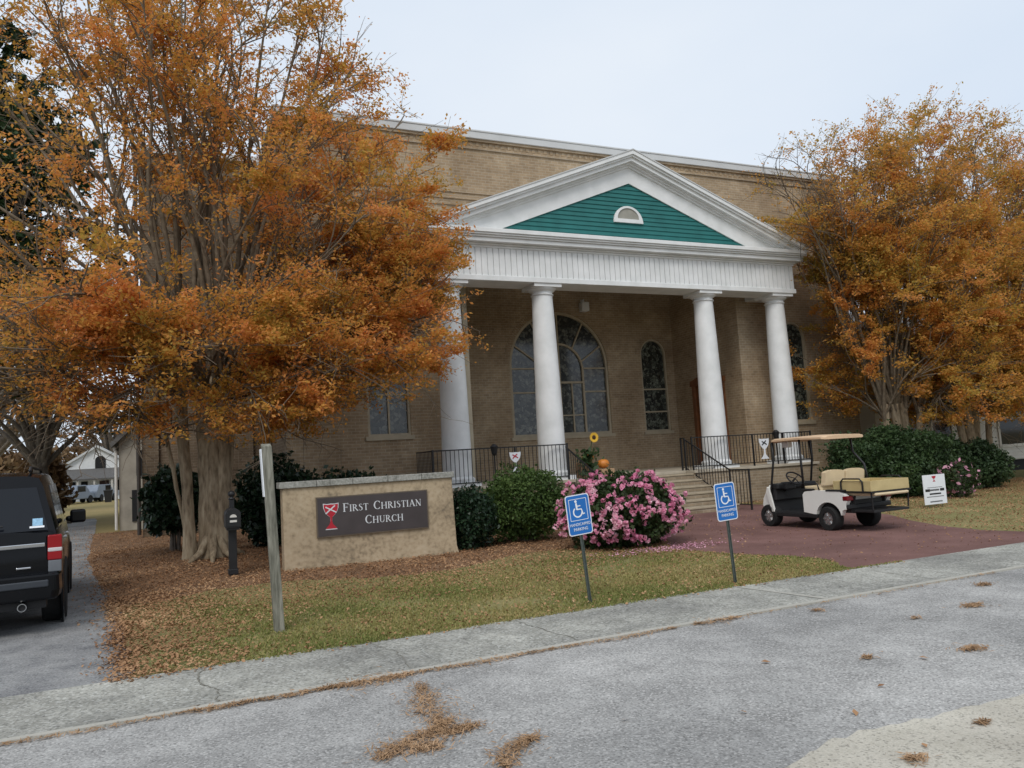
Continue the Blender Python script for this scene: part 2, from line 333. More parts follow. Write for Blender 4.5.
        if bevel:
            bv = o.modifiers.new('bevel', 'BEVEL'); bv.width = bevel; bv.segments = 2; bv.limit_method = 'ANGLE'; bv.angle_limit = radians(40)
        return o
def struct(name, mb, m, **k): return props(mb.build(name, m, **k), kind='structure')
def sheet(name, pts, z, m, kind='structure'):
    mb = MB(); tri = tessellate_polygon([[Vector((p[0], p[1], 0)) for p in pts]])
    mb.add([(p[0], p[1], z) for p in pts], [tuple(t) for t in tri]); o = mb.build(name, m)
    for p in o.data.polygons:
        pass
    if o.data.polygons[0].normal.z < 0: o.data.flip_normals()
    return props(o, kind=kind)
def leaves(name, P, size, m, parent=None, flat=0., aspect=1.7, rng=RNG, dirs=None, fold=.0):
    """one mesh of many small four-cornered leaves at points P (world)"""
    P = np.asarray(P, float); n = len(P)
    if parent is not None: P = P-np.array(OFF[parent.name])
    nrm = rng.normal(size=(n, 3)); nrm[:, 2] = np.abs(nrm[:, 2])+flat; nrm /= np.linalg.norm(nrm, axis=1)[:, None]
    a = rng.normal(size=(n, 3)) if dirs is None else dirs+rng.normal(size=(n, 3))*.4
    a -= (a*nrm).sum(1)[:, None]*nrm; a /= np.linalg.norm(a, axis=1)[:, None]+1e-9
    b = np.cross(nrm, a)
    s_ = (size*(.6+.8*rng.random(n)))[:, None]
    V = np.empty((n, 4, 3))
    V[:, 0] = P-a*s_*.5*aspect; V[:, 1] = P+b*s_*.5+nrm*s_*fold; V[:, 2] = P+a*s_*.5*aspect; V[:, 3] = P-b*s_*.5+nrm*s_*fold
    me = bpy.data.meshes.new(name); me.vertices.add(4*n); me.vertices.foreach_set('co', V.reshape(-1))
    me.loops.add(4*n); me.loops.foreach_set('vertex_index', np.arange(4*n, dtype=np.int32))
    me.polygons.add(n); me.polygons.foreach_set('loop_start', np.arange(0, 4*n, 4, dtype=np.int32))
    me.polygons.foreach_set('loop_total', np.full(n, 4, dtype=np.int32)) if False else None
    me.update(calc_edges=True); me.materials.append(m)
    o = bpy.data.objects.new(name, me); COL.objects.link(o)
    if parent is not None: o.parent = parent; OFF[o.name] = OFF[parent.name]
    return o
def arch_pts(cx, hw, z0, zs, n=24):
    """outline of a round-headed opening, counter-clockwise, from bottom left"""
    return [(cx-hw, z0), (cx+hw, z0)]+[(cx+hw*cos(t), zs+hw*sin(t)) for t in [pi*i/n for i in range(n+1)]]
def wall_holes(mb, x0, x1, z0, z1, y, holes, depth=.16):
    outer = [Vector((x0, z0, 0)), Vector((x1, z0, 0)), Vector((x1, z1, 0)), Vector((x0, z1, 0))]
    loops = [outer]+[[Vector((p[0], p[1], 0)) for p in h[::-1]] for h in holes]
    tri = tessellate_polygon(loops); flat = [p for l in loops for p in l]
    mb.add([(p.x, y, p.y) for p in flat], [tuple(t) for t in tri])
    for h in holes:
        n = len(h); mb.add([(p[0], y, p[1]) for p in h]+[(p[0], y+depth, p[1]) for p in h], [(i, (i+1) % n, (i+1) % n+n, i+n) for i in range(n)])
def ring(mb, outer, inner, y, dy):
    """closed band between two outlines with the same number of points"""
    n = len(outer)
    vs = [(p[0], y, p[1]) for p in outer]+[(p[0], y, p[1]) for p in inner]+[(p[0], y+dy, p[1]) for p in outer]+[(p[0], y+dy, p[1]) for p in inner]
    fs = []
    for i in range(n):
        j = (i+1) % n
        fs += [(i, j, j+n, i+n), (i+2*n, i+3*n, j+3*n, j+2*n), (i, i+2*n, j+2*n, j), (i+n, j+n, j+3*n, i+3*n)]
    mb.add(vs, fs)

# ================================================================ GROUND
def circ(cx, cy, r, n=64): return [(cx+r*cos(2*pi*i/n), cy+r*sin(2*pi*i/n)) for i in range(n)]
sheet('ground', circ(0, 100, 900), -.012, M['field'])
sheet('road', [(-60, -9), (120, -9), (120, 6.37), (-60, 6.37)], 0, M['road'])
# pale concrete apron at the near right corner, with a ragged edge
ed = [(1.5, -1), (1.9, 1.8), (2.45, 2.9), (2.85, 3.30), (3.2, 3.44), (3.63, 3.50), (4.1, 3.45), (4.6, 3.44), (5.2, 3.36), (6.0, 3.26), (7.2, 3.1), (9, 3.0), (14, 2.8), (14, -1)]
ed2 = []
for i in range(len(ed)-2):
    (ax, ay), (bx, by) = ed[i], ed[i+1]
    for k in range(8):
        t = k/8; j = noise.noise(Vector((ax+t*3, ay*2, i)))*.05
        ed2.append((ax+(bx-ax)*t+j, ay+(by-ay)*t+j))
ed2 += [ed[-2], ed[-1]]
sheet('concrete_apron', ed2, .004, M['patch'])
# sidewalk : slabs with open joints, over dark soil
wk = MB(); wk.cm = 0
wk.box(-60, 120, 6.36, 7.66, -.03, .012)
wk.cm = 1; wk.box(-60, 120, 6.33, 6.40, -.03, .018)
struct('sidewalk', wk, [M['walk'], M['walkedge']])
ck = MB()
def crack(pts, w, z=.0165, jit=.02, seg=10):
    P = []
    for (ax, ay), (bx, by) in zip(pts, pts[1:]):
        for k in range(seg):
            t = k/seg; P.append((ax+(bx-ax)*t+random.uniform(-jit, jit), ay+(by-ay)*t+random.uniform(-jit, jit)))
    P.append(pts[-1]); Lf = []; Rt = []
    for i, p in enumerate(P):
        q = P[min(i+1, len(P)-1)]; o_ = P[max(i-1, 0)]; d = Vector((q[0]-o_[0], q[1]-o_[1])).normalized(); ww = w*random.uniform(.3, 1)
        Lf.append((p[0]-d.y*ww, p[1]+d.x*ww, z)); Rt.append((p[0]+d.y*ww, p[1]-d.x*ww, z))
    n = len(P); ck.add(Lf+Rt, [(i, i+1, n+i+1, n+i) for i in range(n-1)])
crack([(.21, 7.6), (.16, 7.1), (.3, 6.8), (.28, 6.42)], .009)
crack([(1.7, 7.6), (1.84, 7.1), (1.8, 6.45)], .006)
crack([(3.25, 7.62), (3.3, 7.1), (3.38, 6.42)], .006)
crack([(-1.31, 7.6), (-1.28, 7.0), (-1.36, 6.42)], .008)
for x in (8.1, 9.9, 11.8, 13.9, 16, 18.5, 21): crack([(x, 7.64), (x+.03, 6.42)], .006, jit=.003)
struct('sidewalk_cracks', ck, M['crack'])
jn = MB(); jn.add([(6.14, 7.64, .0165), (6.19, 7.64, .0165), (6.42, 6.41, .0165), (6.35, 6.41, .0165)], [(0, 1, 2, 3)])
struct('sidewalk_joint', jn, M['walkedge'])
# driveway
drv_r = [(-.36, 7.66), (-.42, 8.6), (-.5, 9.6), (-.58, 10.7), (-.7, 11.84), (-.85, 13.2), (-1.13, 15.6), (-1.5, 18.8), (-2.0, 23), (-2.68, 32.7), (-3.3, 41), (-3.6, 44)]
dr = []
for i in range(len(drv_r)-1):
    (ax, ay), (bx, by) = drv_r[i], drv_r[i+1]
    for k in range(6):
        t = k/6; y = ay+(by-ay)*t; dr.append((ax+(bx-ax)*t+noise.noise(Vector((y*2.3, 0, 3)))*.10, y))
sheet('driveway', dr+[(-7, 44), (-6.2, 30), (-5.2, 7.66)], 0, M['asphalt'])
def drive_edge(y):
    for (ax, ay), (bx, by) in zip(dr, dr[1:]):
        if ay <= y <= by: return ax+(bx-ax)*(y-ay)/(by-ay+1e-9)
    return -.4
# red paved court before the steps
ct = [(8.12, 7.66), (8.18, 7.9), (8.45, 8.25), (8.55, 8.5), (8.45, 9.0), (8.2, 9.6), (7.95, 10.4), (7.8, 11.2), (8.3, 12.0), (9.0, 13.2), (9.3, 15), (9.3, 18.2), (15.2, 18.2), (15.2, 15.2), (14.9, 13.8), (14.3, 12.3), (13.5, 11.1), (12.95, 10), (12.75, 9.1), (12.9, 8.4), (13.6, 7.9), (14.5, 7.66)]
sheet('paved_court', ct, .004, M['court'])
# lawn + leaf bed
lawn = dr[:44][::1]+[(-1.4, 30), (30, 30), (30, 7.66)]
sheet('lawn', [(-.36, 7.66)]+dr[1:44]+[(-1.4, 24), (45, 24), (45, 7.66)], -.004, M['lawn'])
bed = MB(); nx, ny = 76, 100; bx0, bx1, by0, by1 = -2.6, 10.0, 11.6, 30.0
def bedz(x, y):
    e = min(1, max(0, (y-11.6-.5*sin(x*1.3))/1.2))*min(1, max(0, (x-drive_edge(y)+.30)/.4))*min(1, max(0, (9.4-x)/1.0))
    d = math.hypot(x-.75, y-16.6); hump = .16*math.exp(-(d/1.6)**2)
    hump += .10*math.exp(-((x+.2)**2+(y-20)**2)/3)
    return -.03+e*(.04+hump+.012*noise.noise(Vector((x*3, y*3, 0))))
for j in range(ny+1):
    for i in range(nx+1):
        x = bx0+(bx1-bx0)*i/nx; y = by0+(by1-by0)*j/ny; bed.v.append((x, y, bedz(x, y)))
for j in range(ny):
    for i in range(nx):
        a = j*(nx+1)+i; bed.f.append((a, a+1, a+nx+2, a+nx+1)); bed.m.append(0)
struct('mulch_bed', bed, M['mulch'], smooth=True)
def in_poly(x, y, poly):
    c = False; j = len(poly)-1
    for i in range(len(poly)):
        xi, yi = poly[i]; xj, yj = poly[j]
        if (yi > y) != (yj > y) and x < (xj-xi)*(y-yi)/(yj-yi)+xi: c = not c
        j = i
    return c
def nz2(x, y, s, k=0): return noise.noise(Vector((x*s, y*s, k)))
# grass blades
P = []
while len(P) < 52000:
    x = random.uniform(-.6, 9); y = 7.6+random.random()**1.2*4.8
    if x < drive_edge(y)+.15 or in_poly(x, y, ct): continue
    d = 1.0-max(0, (y-10.4)/1.6); d *= .65+.9*nz2(x, y, 1.1)
    if x < .6: d *= max(.05, (x+.2)/.8)
    if random.random() < d: P.append((x, y, .012))
P = np.array(P); dirs = RNG.normal(size=(len(P), 3))*.5; dirs[:, 2] = 1.6
g = leaves('grass', P, .014, M['grass'], dirs=dirs, aspect=3.2); props(g, 'thin tan and olive grass of the lawn along the sidewalk', 'grass', kind='stuff')
# leaf litter
P = []
def addleaf(x, y, z=None): P.append((x, y, (bedz(x, y) if (bx0 < x < bx1 and by0 < y < by1 and bedz(x, y) > 0) else 0)+.012+random.random()*.018))
n = 0
while n < 62000:
    x = random.uniform(-2.7, 9); y = 7.5+random.random()*13.5 if random.random() < .82 else random.uniform(20, 30)
    if y > 21 and x > 3: continue
    e = drive_edge(y)
    if x < e-.12 or in_poly(x, y, ct): continue
    dens = min(1, max(0, (y-9.5-1.0*nz2(x, y, .7, 4))/2.2))*.85+.24+.25*nz2(x, y, 1.3, 2)
    if y < 13: dens += 1.0*max(0, 1-(x-e)/1.0)
    if y > 17.5 and x > 4: dens *= .3
    if random.random() < dens: addleaf(x, y); n += 1
for k in range(5200):
    y = random.uniform(7.6, 13); addleaf(drive_edge(y)+random.random()**1.8*(1.25+.9*nz2(y, 3, 1.4))-.1+random.gauss(0, .06), y)
while n < 108000:   # right of the court
    x = random.uniform(12.5, 27); y = random.uniform(7.8, 19)
    if in_poly(x, y, ct): continue
    if random.random() < .6+.5*nz2(x, y, .8)+.4*max(0, (y-12)/4): addleaf(x, y); n += 1
for k in range(900):   # sparse on the court
    x = random.uniform(8, 14); y = random.uniform(8, 16)
    if in_poly(x, y, ct): P.append((x, y, .014))
for k in range(1900):   # sparse on drive and far driveway edge
    y = 8+random.random()**1.6*28; e = drive_edge(y); x = e-abs(random.gauss(0, .14+.02*max(0, y-9))); P.append((x, y, .012))
P = np.array(P); o = leaves('leaf_litter', P, .024, M['litter'], flat=1.6, aspect=1.5, fold=.15)
props(o, 'fallen brown and orange leaves strewn over lawn and bed', 'leaves', kind='stuff')
# big single leaves on the road
P = []
for (x, y) in [(7.29, 5.11), (5.78, 4.21), (3.73, 3.14), (3.84, 3.71), (5.1, 4.6), (5.2, 4.3), (3.3, 4.1), (2.6, 4.4), (4.4, 4.0), (1.5, 5.3), (4.2, 4.9)]:
    P.append((x, y, .015))
o = leaves('road_leaves', P, .042, M['litter'], flat=3, aspect=1.3, fold=.1); props(o, 'single pale leaves lying on the grey road', 'leaves', kind='stuff')
# drifts of straw
P = []
def drift(pts, w, n):
    for k in range(n):
        i = random.randrange(len(pts)-1); t = random.random(); (ax, ay, wa), (bx, by, wb) = pts[i], pts[i+1]
        ww = (wa+(wb-wa)*t)*w
        if random.random() < .3: ww *= 2.3
        P.append((ax+(bx-ax)*t+random.gauss(0, ww)*1.2, ay+(by-ay)*t+random.gauss(0, ww), .010+random.random()*.012))
drift([(1.72, 6.0, .5), (1.66, 5.6, 1.3), (1.58, 5.3, 1.5), (1.62, 5.05, 1.0), (1.5, 4.92, .4)], .032, 1100)
drift([(1.09, 4.62, .6), (1.25, 4.78, 1.2), (1.45, 4.88, 1), (1.62, 4.83, .9), (1.75, 4.86, .5)], .038, 1300)
drift([(1.66, 4.12, .6), (1.75, 4.3, 1.1), (1.9, 4.42, .9), (1.98, 4.45, .4)], .036, 600)
drift([(1.28, 4.62, .6), (1.42, 4.7, .9), (1.4, 4.6, .6)], .04, 350)
for a, b, c, d in [(-1.2, .1, .35, 300), (.1, .45, .5, 260), (.45, 1.1, .35, 400), (1.1, 1.75, .9, 1000), (1.75, 3.0, .4, 450), (3.0, 4.4, .35, 400), (4.6, 5.1, .8, 350), (5.1, 9, .3, 250)]:
    drift([(a, 6.31, .5*c), ((a+b)/2, 6.27, 1.3*c), (b, 6.31, .4*c)], .05, d)
for x, y, w, n in [(7.15, 5.28, .07, 320), (6.3, 5.25, .03, 60), (5.72, 4.28, .06, 260), (4.9, 4.55, .03, 80), (4.6, 3.0, .05, 200), (3.55, 3.05, .04, 160), (4.3, 3.2, .03, 80), (8.2, 5.9, .07, 200), (5.9, 6.05, .04, 90), (7.2, 4.4, .05, 160)]:
    drift([(x-w, y, .6), (x+w, y+.01, .6)], w*.7, n)
P = np.array(P); dirs = RNG.normal(size=(len(P), 3)); dirs[:, 2] *= .1
o = leaves('pine_straw', P, .0075, M['needle'], flat=2, aspect=7, dirs=dirs); props(o, 'drifts of tan pine straw along the sidewalk edge and on the road', 'pine straw', kind='stuff')

# ================================================================ CHURCH
CH = thing('church_building', (12.4, 20, 0), 'tan brick church with white columned portico and teal gable', 'church')
YF = 20.0; XL, XR = 2.6, 22.3; RL, RR = 7.6, 17.2; ZT = 11.0; YB = 23.7
wL = arch_pts(5.28, .58, 2.5, 5.2); wR = arch_pts(19.55, .55, 2.4, 5.27)
wb = MB()
wall_holes(wb, XL, RL, 0, 7.9, YF, [wL]); wall_holes(wb, RR, XR, 0, 7.9, YF, [wR])
wb.add([(XL, YF, 7.9), (XR, YF, 7.9), (XR, YF, ZT), (XL, YF, ZT)], [(0, 1, 2, 3)])
sw_ = MB(); sw_.add([(XL, YF, 0), (XL, 26, 0), (XL, 26, ZT), (XL, YF, ZT)], [(0, 1, 2, 3)]); sw_.build('side_wall', M['brick3'], CH)  # darker brick than the front: tree shade painted into this wall's colour
wb.add([(XR, YF, 0), (XR, 50, 0), (XR, 50, ZT), (XR, YF, ZT)], [(0, 1, 2, 3)])
wb.box(2.7, 22.2, 20.3, 26, 10.2, 10.4)
wb.build('front_wall', M['brick'], CH)
aw = arch_pts(12.42, 1.93, 2.4, 4.82, 40); lw = arch_pts(16.32, .56, 2.4, 5.25)
rb = MB(); wall_holes(rb, RL, RR, 1.0, 7.9, YB, [aw, lw])
rb.add([(RL, YF, 1), (RL, YB, 1), (RL, YB, 7.9), (RL, YF, 7.9)], [(0, 1, 2, 3)])
# right side wall of the recess with the door opening
dz0, dz1, dy0, dy1 = 1.15, 3.9, 21.0, 22.55
for (a, b, c, d) in ((YF, dy0, 1, 7.9), (dy1, YB, 1, 7.9), (dy0, dy1, dz1, 7.9)):
    rb.add([(RR, a, c), (RR, b, c), (RR, b, d), (RR, a, d)], [(0, 1, 2, 3)])
rb.box(RR, RR+.15, dy0-.001, dy0, dz0, dz1); rb.box(RR, RR+.15, dy1, dy1+.001, dz0, dz1)
rb.build('porch_wall', M['brick'], CH)
cl = MB(); cl.box(RL, RR, YF, YB, 7.9, 8.0); cl.build('porch_ceiling', M['offwhite'], CH)
# soldier rings round the openings
for h, (cx, hw, z0, zs, n_) in (('a', (12.42, 1.93, 2.4, 4.82, 40)), ('b', (16.32, .56, 2.4, 5.25, 24))):
    m_ = MB(); o1 = arch_pts(cx, hw+.2, z0, zs, n_)[2:]; i1 = arch_pts(cx, hw, z0, zs, n_)[2:]
    nn = len(o1)
    for i in range(nn-1):
        for k in range(2):
            t0 = (i+k/2)/(nn-1)*pi; t1 = (i+(k+.82)/2)/(nn-1)*pi
            q = [(cx+r*cos(t), YB-.012, zs+r*sin(t)) for r, t in ((hw, t0), (hw+.2, t0), (hw+.2, t1), (hw, t1))]
            m_.add(q+[(x, YB+.01, z) for x, y, z in q], [(0, 1, 2, 3), (0, 1, 5, 4), (1, 2, 6, 5), (2, 3, 7, 6), (3, 0, 4, 7)])
    m_.build('brick_arch', M['brick'], CH)
# corbel bands, dentils, coping
bd = MB()
for z in (8.98, 9.17, 9.36): bd.box(XL-.03, XR+.03, YF-.035, YF+.02, z, z+.075)
bd.box(XL-.03, XR+.03, YF-.05, YF+.02, 10.70, 10.77)
x = XL
while x < XR-.1: bd.box(x, x+.1, YF-.016, YF+.02, 10.80, 10.92); x += .2
bd.box(XL-.05, XR+.05, YF-.07, YF+.02, 10.93, ZT)
bd.build('brick_cornice', M['brick'], CH)
cp = MB(); cp.box(XL-.1, XR+.1, YF-.12, YF+.35, ZT, ZT+.2); cp.box(XL-.12, XR+.12, YF-.14, YF+.37, ZT+.2, ZT+.25)
cp.box(XL-.1, XL+.3, YF+.35, 26, ZT, ZT+.24); cp.box(XR-.3, XR+.1, YF+.35, 50, ZT, ZT+.24)
cp.build('parapet_coping', M['coping'], CH, bevel=.01)
# windows
def arched_window(cx, hw, z0, zs, y, glass, bars_z, vmul=(), spokes=None, fw_=.06):
    n_ = 32; f = MB(); ring(f, arch_pts(cx, hw, z0, zs, n_), arch_pts(cx, hw-fw_, z0+fw_, zs, n_), y+.03, .10)
    zt = lambda x: zs+sqrt(max(0, (hw-.03)**2-(x-cx)**2))
    for z in bars_z: f.box(cx-hw+.04, cx+hw-.04, y+.05, y+.10, z-.025, z+.025)
    for x in vmul: f.box(x-.022, x+.022, y+.053, y+.103, z0+.04, zt(x))
    f.box(cx-hw-.08, cx+hw+.08, y-.06, y+.14, z0-.11, z0-.002)
    if spokes:
        ir, top = spokes
        ring(f, [(cx+(ir)*cos(t), zs-.12+ir*sin(t)) for t in [pi*i/24 for i in range(25)]]+[(cx-ir, z0+.05), (cx+ir, z0+.05)],
             [(cx+(ir-.07)*cos(t), zs-.12+(ir-.07)*sin(t)) for t in [pi*i/24 for i in range(25)]]+[(cx-ir+.07, z0+.1), (cx+ir-.07, z0+.1)], y+.045, .07)
        for a in (18, 54, 90, 126, 162):
            t = radians(a); f.bar((cx+ir*.97*cos(t), y+.08, zs-.12+ir*.97*sin(t)), (cx+(hw-.03)*cos(t*.92+.08*pi/2), y+.08, zs+(hw-.03)*sin(t*.92+.08*pi/2)), .05, .05, (0, 1, 0))
        f.box(cx-ir, cx+ir, y+.047, y+.11, 4.22, 4.29)
        for z in (3.1,): f.box(cx-ir, cx+ir, y+.052, y+.1, z-.02, z+.02)
        for s_ in (-1, 1):
            for z in (3.92, 4.75): f.box(*sorted((cx+s_*ir, cx+s_*(hw-.03))), y+.051, y+.1, z-.025, z+.025)
        for x in (-.45, .45): f.box(cx+x-.022, cx+x+.022, y+.053, y+.103, z0+.05, 4.22)
        f.box(cx-.025, cx+.025, y+.053, y+.103, z0+.05, zs-.12+ir)
    w = f.build('window', M['creamtrim'], CH)
    g = MB(); p_ = arch_pts(cx, hw-.02, z0+.02, zs, n_); g.extr(p_, (0, y+.11, 0), (1, 0, 0), (0, 0, 1), (0, .012, 0)); g.build('pane', glass, w)
arched_window(5.28, .58, 2.5, 5.2, YF, M['glass'], (3.6, 5.2), (5.28,))
arched_window(19.55, .55, 2.4, 5.27, YF, M['stained'], (3.95,))
arched_window(12.42, 1.93, 2.4, 4.82, YB, M['glass'], (), (), (.95, 5.7), .09)
arched_window(16.32, .56, 2.4, 5.25, YB, M['stained'], (3.95, 3.12), ())
# door in the recess side wall
df = MB(); df.box(RR-.06, RR+.06, dy0-.10, dy0+.06, dz0, dz1+.05); df.box(RR-.06, RR+.06, dy1-.06, dy1+.10, dz0, dz1+.05)
df.extr([(dy0-.16, dz1), (dy1+.16, dz1), (dy1+.16, dz1+.18), ((dy0+dy1)/2, dz1+.42), (dy0-.16, dz1+.18)], (RR-.09, 0, 0), (0, 1, 0), (0, 0, 1), (.12, 0, 0))
dpo = MB(); dpo.box(RR+.02, RR+.07, dy0+.06, dy1-.06, dz0, dz1)
for ya, yb in ((dy0+.14, 21.72), (21.84, dy1-.14)):
    for za, zb in ((1.3, 2.2), (2.35, 3.75)): dpo.box(RR+.005, RR+.03, ya, yb, za, zb)
d_ = dpo.build('door', M['door'], CH, bevel=.008); df.build('door_frame', M['door'], d_, bevel=.01)
hd = MB(); hd.tube([(RR-.02, 21.7, 2.0), (RR-.05, 21.7, 2.05), (RR-.05, 21.7, 2.3), (RR-.02, 21.7, 2.35)], .012); hd.build('door_handle', M['chrome'], d_)
# corner trim beside the first column
tr = MB(); tr.box(RL-.13, RL+.012, YF-.06, YF-.003, 1.1, 7.2); tr.build('corner_trim', M['creamtrim'], CH)
# wall lamp under the ceiling
lp = MB(); lp.box(13.28, 13.58, YB-.32, YB-.06, 6.75, 7.08); lp.box(13.38, 13.48, YB-.06, YB, 6.85, 7.2); lp.box(13.40, 13.46, YB-.2, YB-.14, 7.08, 7.2)
lp.build('wall_lamp', M['white'], CH, bevel=.03)
# porch floor + steps
PF = 18.45
ST = 18.85; SX0, SX1 = 9.9, 13.80
ps = MB(); ps.box(5.85, SX0, PF, YF-.002, -.1, .98); ps.box(SX1, 18.55, PF, YF-.002, -.1, .98); ps.box(SX0+.001, SX1-.001, ST, YF-.002, -.1, .98); ps.box(RL+.002, RR-.002, YF-.002, YB, .9, .98); ps.build('porch_base', M['stepbrick'], CH)
fl = MB(); fl.box(5.80, SX0, PF-.05, YF-.004, .98, 1.06); fl.box(SX1, 18.60, PF-.05, YF-.004, .98, 1.06); fl.box(SX0+.001, SX1-.001, ST-.03, YF-.004, .98, 1.06); fl.box(RL+.004, RR-.004, YF-.004, YB-.004, .98, 1.06); fl.build('porch_floor', M['conc'], CH, bevel=.01)
st = MB(); nst = 6; rise = .98/(nst+0.0); 
SR = .375
for i in range(nst):
    y1_ = PF-.05; y0_ = ST-SR*(nst-i); z1_ = .98/nst*(i+1)-.045
    st.box(SX0+.002, SX1-.002, y0_, y0_+SR+.004 if i < nst-1 else ST-.002, -.05, z1_-.002)
st.build('steps', M['stepbrick'], CH)
sn = MB()
for i in range(nst):
    y0_ = ST-SR*(nst-i); z1_ = .98/nst*(i+1)-.045
    sn.box(SX0+.003, SX1-.003, y0_-.025, y0_+SR-.03, z1_, z1_+.045)
sn.build('step_treads', M['tread'], CH, bevel=.008)
for x in (6.76, 9.53, 15.08, 17.92):
    c = MB(); c.box(x-.47, x+.47, 19-.47, 19+.47, 1.06, 1.17)
    prof = [(.43, 1.17), (.45, 1.21), (.45, 1.26), (.41, 1.29), (.385, 1.32)]
    for i in range(13):
        t = i/12; prof.append((.385-.095*t**1.5, 1.34+t*4.83))
    prof += [(.32, 6.175), (.325, 6.20), (.29, 6.22), (.29, 6.27), (.33, 6.285), (.385, 6.33), (.40, 6.37)]
    c.lathe(prof, (x, 19, 0), 32); c.box(x-.42, x+.42, 19-.42, 19+.42, 6.37, 6.46)
    c.build('column', M['white'], CH, smooth=True, auto=30)
# entablature : boarded frieze on three sides
EX0, EX1, EY = 6.38, 18.40, 18.60
en = MB(); EZ0, EZ1 = 6.55, 7.36
en.box(EX0, EX1, EY, EY+.75, EZ0, EZ1); en.box(EX0, EX0+.75, EY+.75, YF, EZ0, EZ1); en.box(EX1-.75, EX1, EY+.75, YF, EZ0, EZ1)
x = EX0+.01
while x < EX1-.1:
    en.box(x, x+.150, EY-.03, EY-.001, EZ0+.06, EZ1-.003); x += .172
for xx, s_ in ((EX0, -1), (EX1, 1)):
    y = EY
    while y < YF-.12: en.box(*sorted((xx+s_*.001, xx+s_*.016)), y, y+.112, EZ0+.06, EZ1-.003); y += .125
en.build('entablature', M['white'], CH)
eb = MB(); eb.box(EX0-.06, EX1+.06, EY-.06, EY+.80, 6.46, EZ0+.055); eb.box(EX0-.06, EX0+.8, EY+.8, YF, 6.46, EZ0+.055); eb.box(EX1-.8, EX1+.06, EY+.8, YF, 6.46, EZ0+.055)
eb.build('architrave', M['white'], CH, bevel=.012)
pc = MB(); pc.box(EX0+.7, EX1-.7, EY+.7, YF, 7.15, 7.2); pc.build('portico_ceiling', M['offwhite'], CH)
# cornice profile swept round three sides (simple stacked mouldings)
co = MB()
for d, z0_, z1_ in ((.05, 7.36, 7.42), (.10, 7.42, 7.47), (.26, 7.47, 7.58), (.31, 7.58, 7.63), (.36, 7.63, 7.68), (.40, 7.68, 7.80)):
    co.box(EX0-d, EX1+d, EY-d, YF-.002, z0_, z1_-.0015)
co.build('cornice', M['white'], CH, bevel=.012)
# pediment
AX = (EX0+EX1)/2; HW = (EX1-EX0)/2+.40; ZB = 7.80; ZA = 10.46; sl_ = (ZA-ZB-.12)/HW
tm = MB(); tm.add([(EX0+.2, EY+.02, ZB-.05), (EX1-.2, EY+.02, ZB-.05), (AX, EY+.02, ZB+HW*sl_-.35)], [(0, 1, 2)]); tm.build('gable_wall', M['teal'], CH)
sd_ = MB(); z = ZB+.01; k = 0
while z < ZA-.75:
    hx = (ZB+HW*sl_-.62-z)/sl_; hx2 = (ZB+HW*sl_-.62-z-.13)/sl_
    if hx2 < .05: hx2 = .05
    sd_.add([(AX-hx, EY-.018, z), (AX+hx, EY-.018, z), (AX+hx2, EY+.006, z+.13), (AX-hx2, EY+.006, z+.13), (AX-hx, EY+.014, z), (AX+hx, EY+.014, z)], [(0, 1, 2, 3), (0, 4, 5, 1)])
    z += .13
sd_.build('gable_siding', M['teal'], CH)
rk = MB()
# raking bands (distance below the top edge measured vertically, projection)
for (t0, t1, pr) in ((0, .13, .40), (.13, .19, .35), (.19, .30, .29), (.30, .36, .16), (.36, .42, .10), (.42, .90, .045)):
    for s_ in (-1, 1):
        xo = AX+s_*(HW-(.0 if pr > .39 else (.40-pr)))
        zt = lambda x: ZB+.12+(HW-abs(x-AX))*sl_
        def cl(z_): return max(z_, ZB)
        ze0, ze1 = zt(xo)-t0, zt(xo)-t1
        pts = [(AX, zt(AX)-t0), (AX, zt(AX)-t1)]
        # lower edge meets the cornice top
        xe = AX+s_*(HW-max(0, (ZB-(ZB+.12-t1)))/sl_)
        if abs(xe-AX) > abs(xo-AX): xe = xo
        pts.append((xe, max(ZB+.001, zt(xe)-t1)))
        x2 = AX+s_*(HW-max(0, (ZB-(ZB+.12-t0)))/sl_)
        if abs(x2-AX) > abs(xo-AX): x2 = xo
        pts.append((x2, max(ZB+.001, zt(x2)-t0)))
        rk.extr(pts, (0, EY-pr, 0), (1, 0, 0), (0, 0, 1), (0, pr+.03, 0))
rk.build('raking_cornice', M['white'], CH)
rf = MB()
for s_ in (-1, 1):
    zt = ZB+.12+HW*sl_
    rf.add([(AX, EY-.42, zt+.02), (AX+s_*(HW+.03), EY-.42, ZB+.115), (AX+s_*(HW+.03), YF-.002, ZB+.115), (AX, YF-.002, zt+.02),
            (AX, EY-.42, zt-.012), (AX+s_*(HW+.03), EY-.42, ZB+.085), (AX+s_*(HW+.03), YF-.002, ZB+.085), (AX, YF-.002, zt-.012)],
           [(0, 1, 2, 3), (4, 5, 6, 7), (0, 1, 5, 4), (1, 2, 6, 5)])
rf.build('portico_roof', M['coping'], CH)
# half-round vent
vt = MB(); n_ = 20
vo = [(AX-.10+.50*cos(pi*i/n_), 8.36+.50*sin(pi*i/n_)) for i in range(n_+1)]; vi = [(AX-.10+.37*cos(pi*i/n_), 8.47+.33*sin(pi*i/n_)) for i in range(n_+1)]
ring(vt, vo, vi, EY-.06, .07); v_ = vt.build('gable_vent', M['white'], CH)
vv = MB(); vv.extr(vi, (0, EY-.03, 0), (1, 0, 0), (0, 0, 1), (0, .01, 0))
vv.build('vent_pane', mat('dusty_pane', (.30, .29, .25), .7, var=.1), v_)
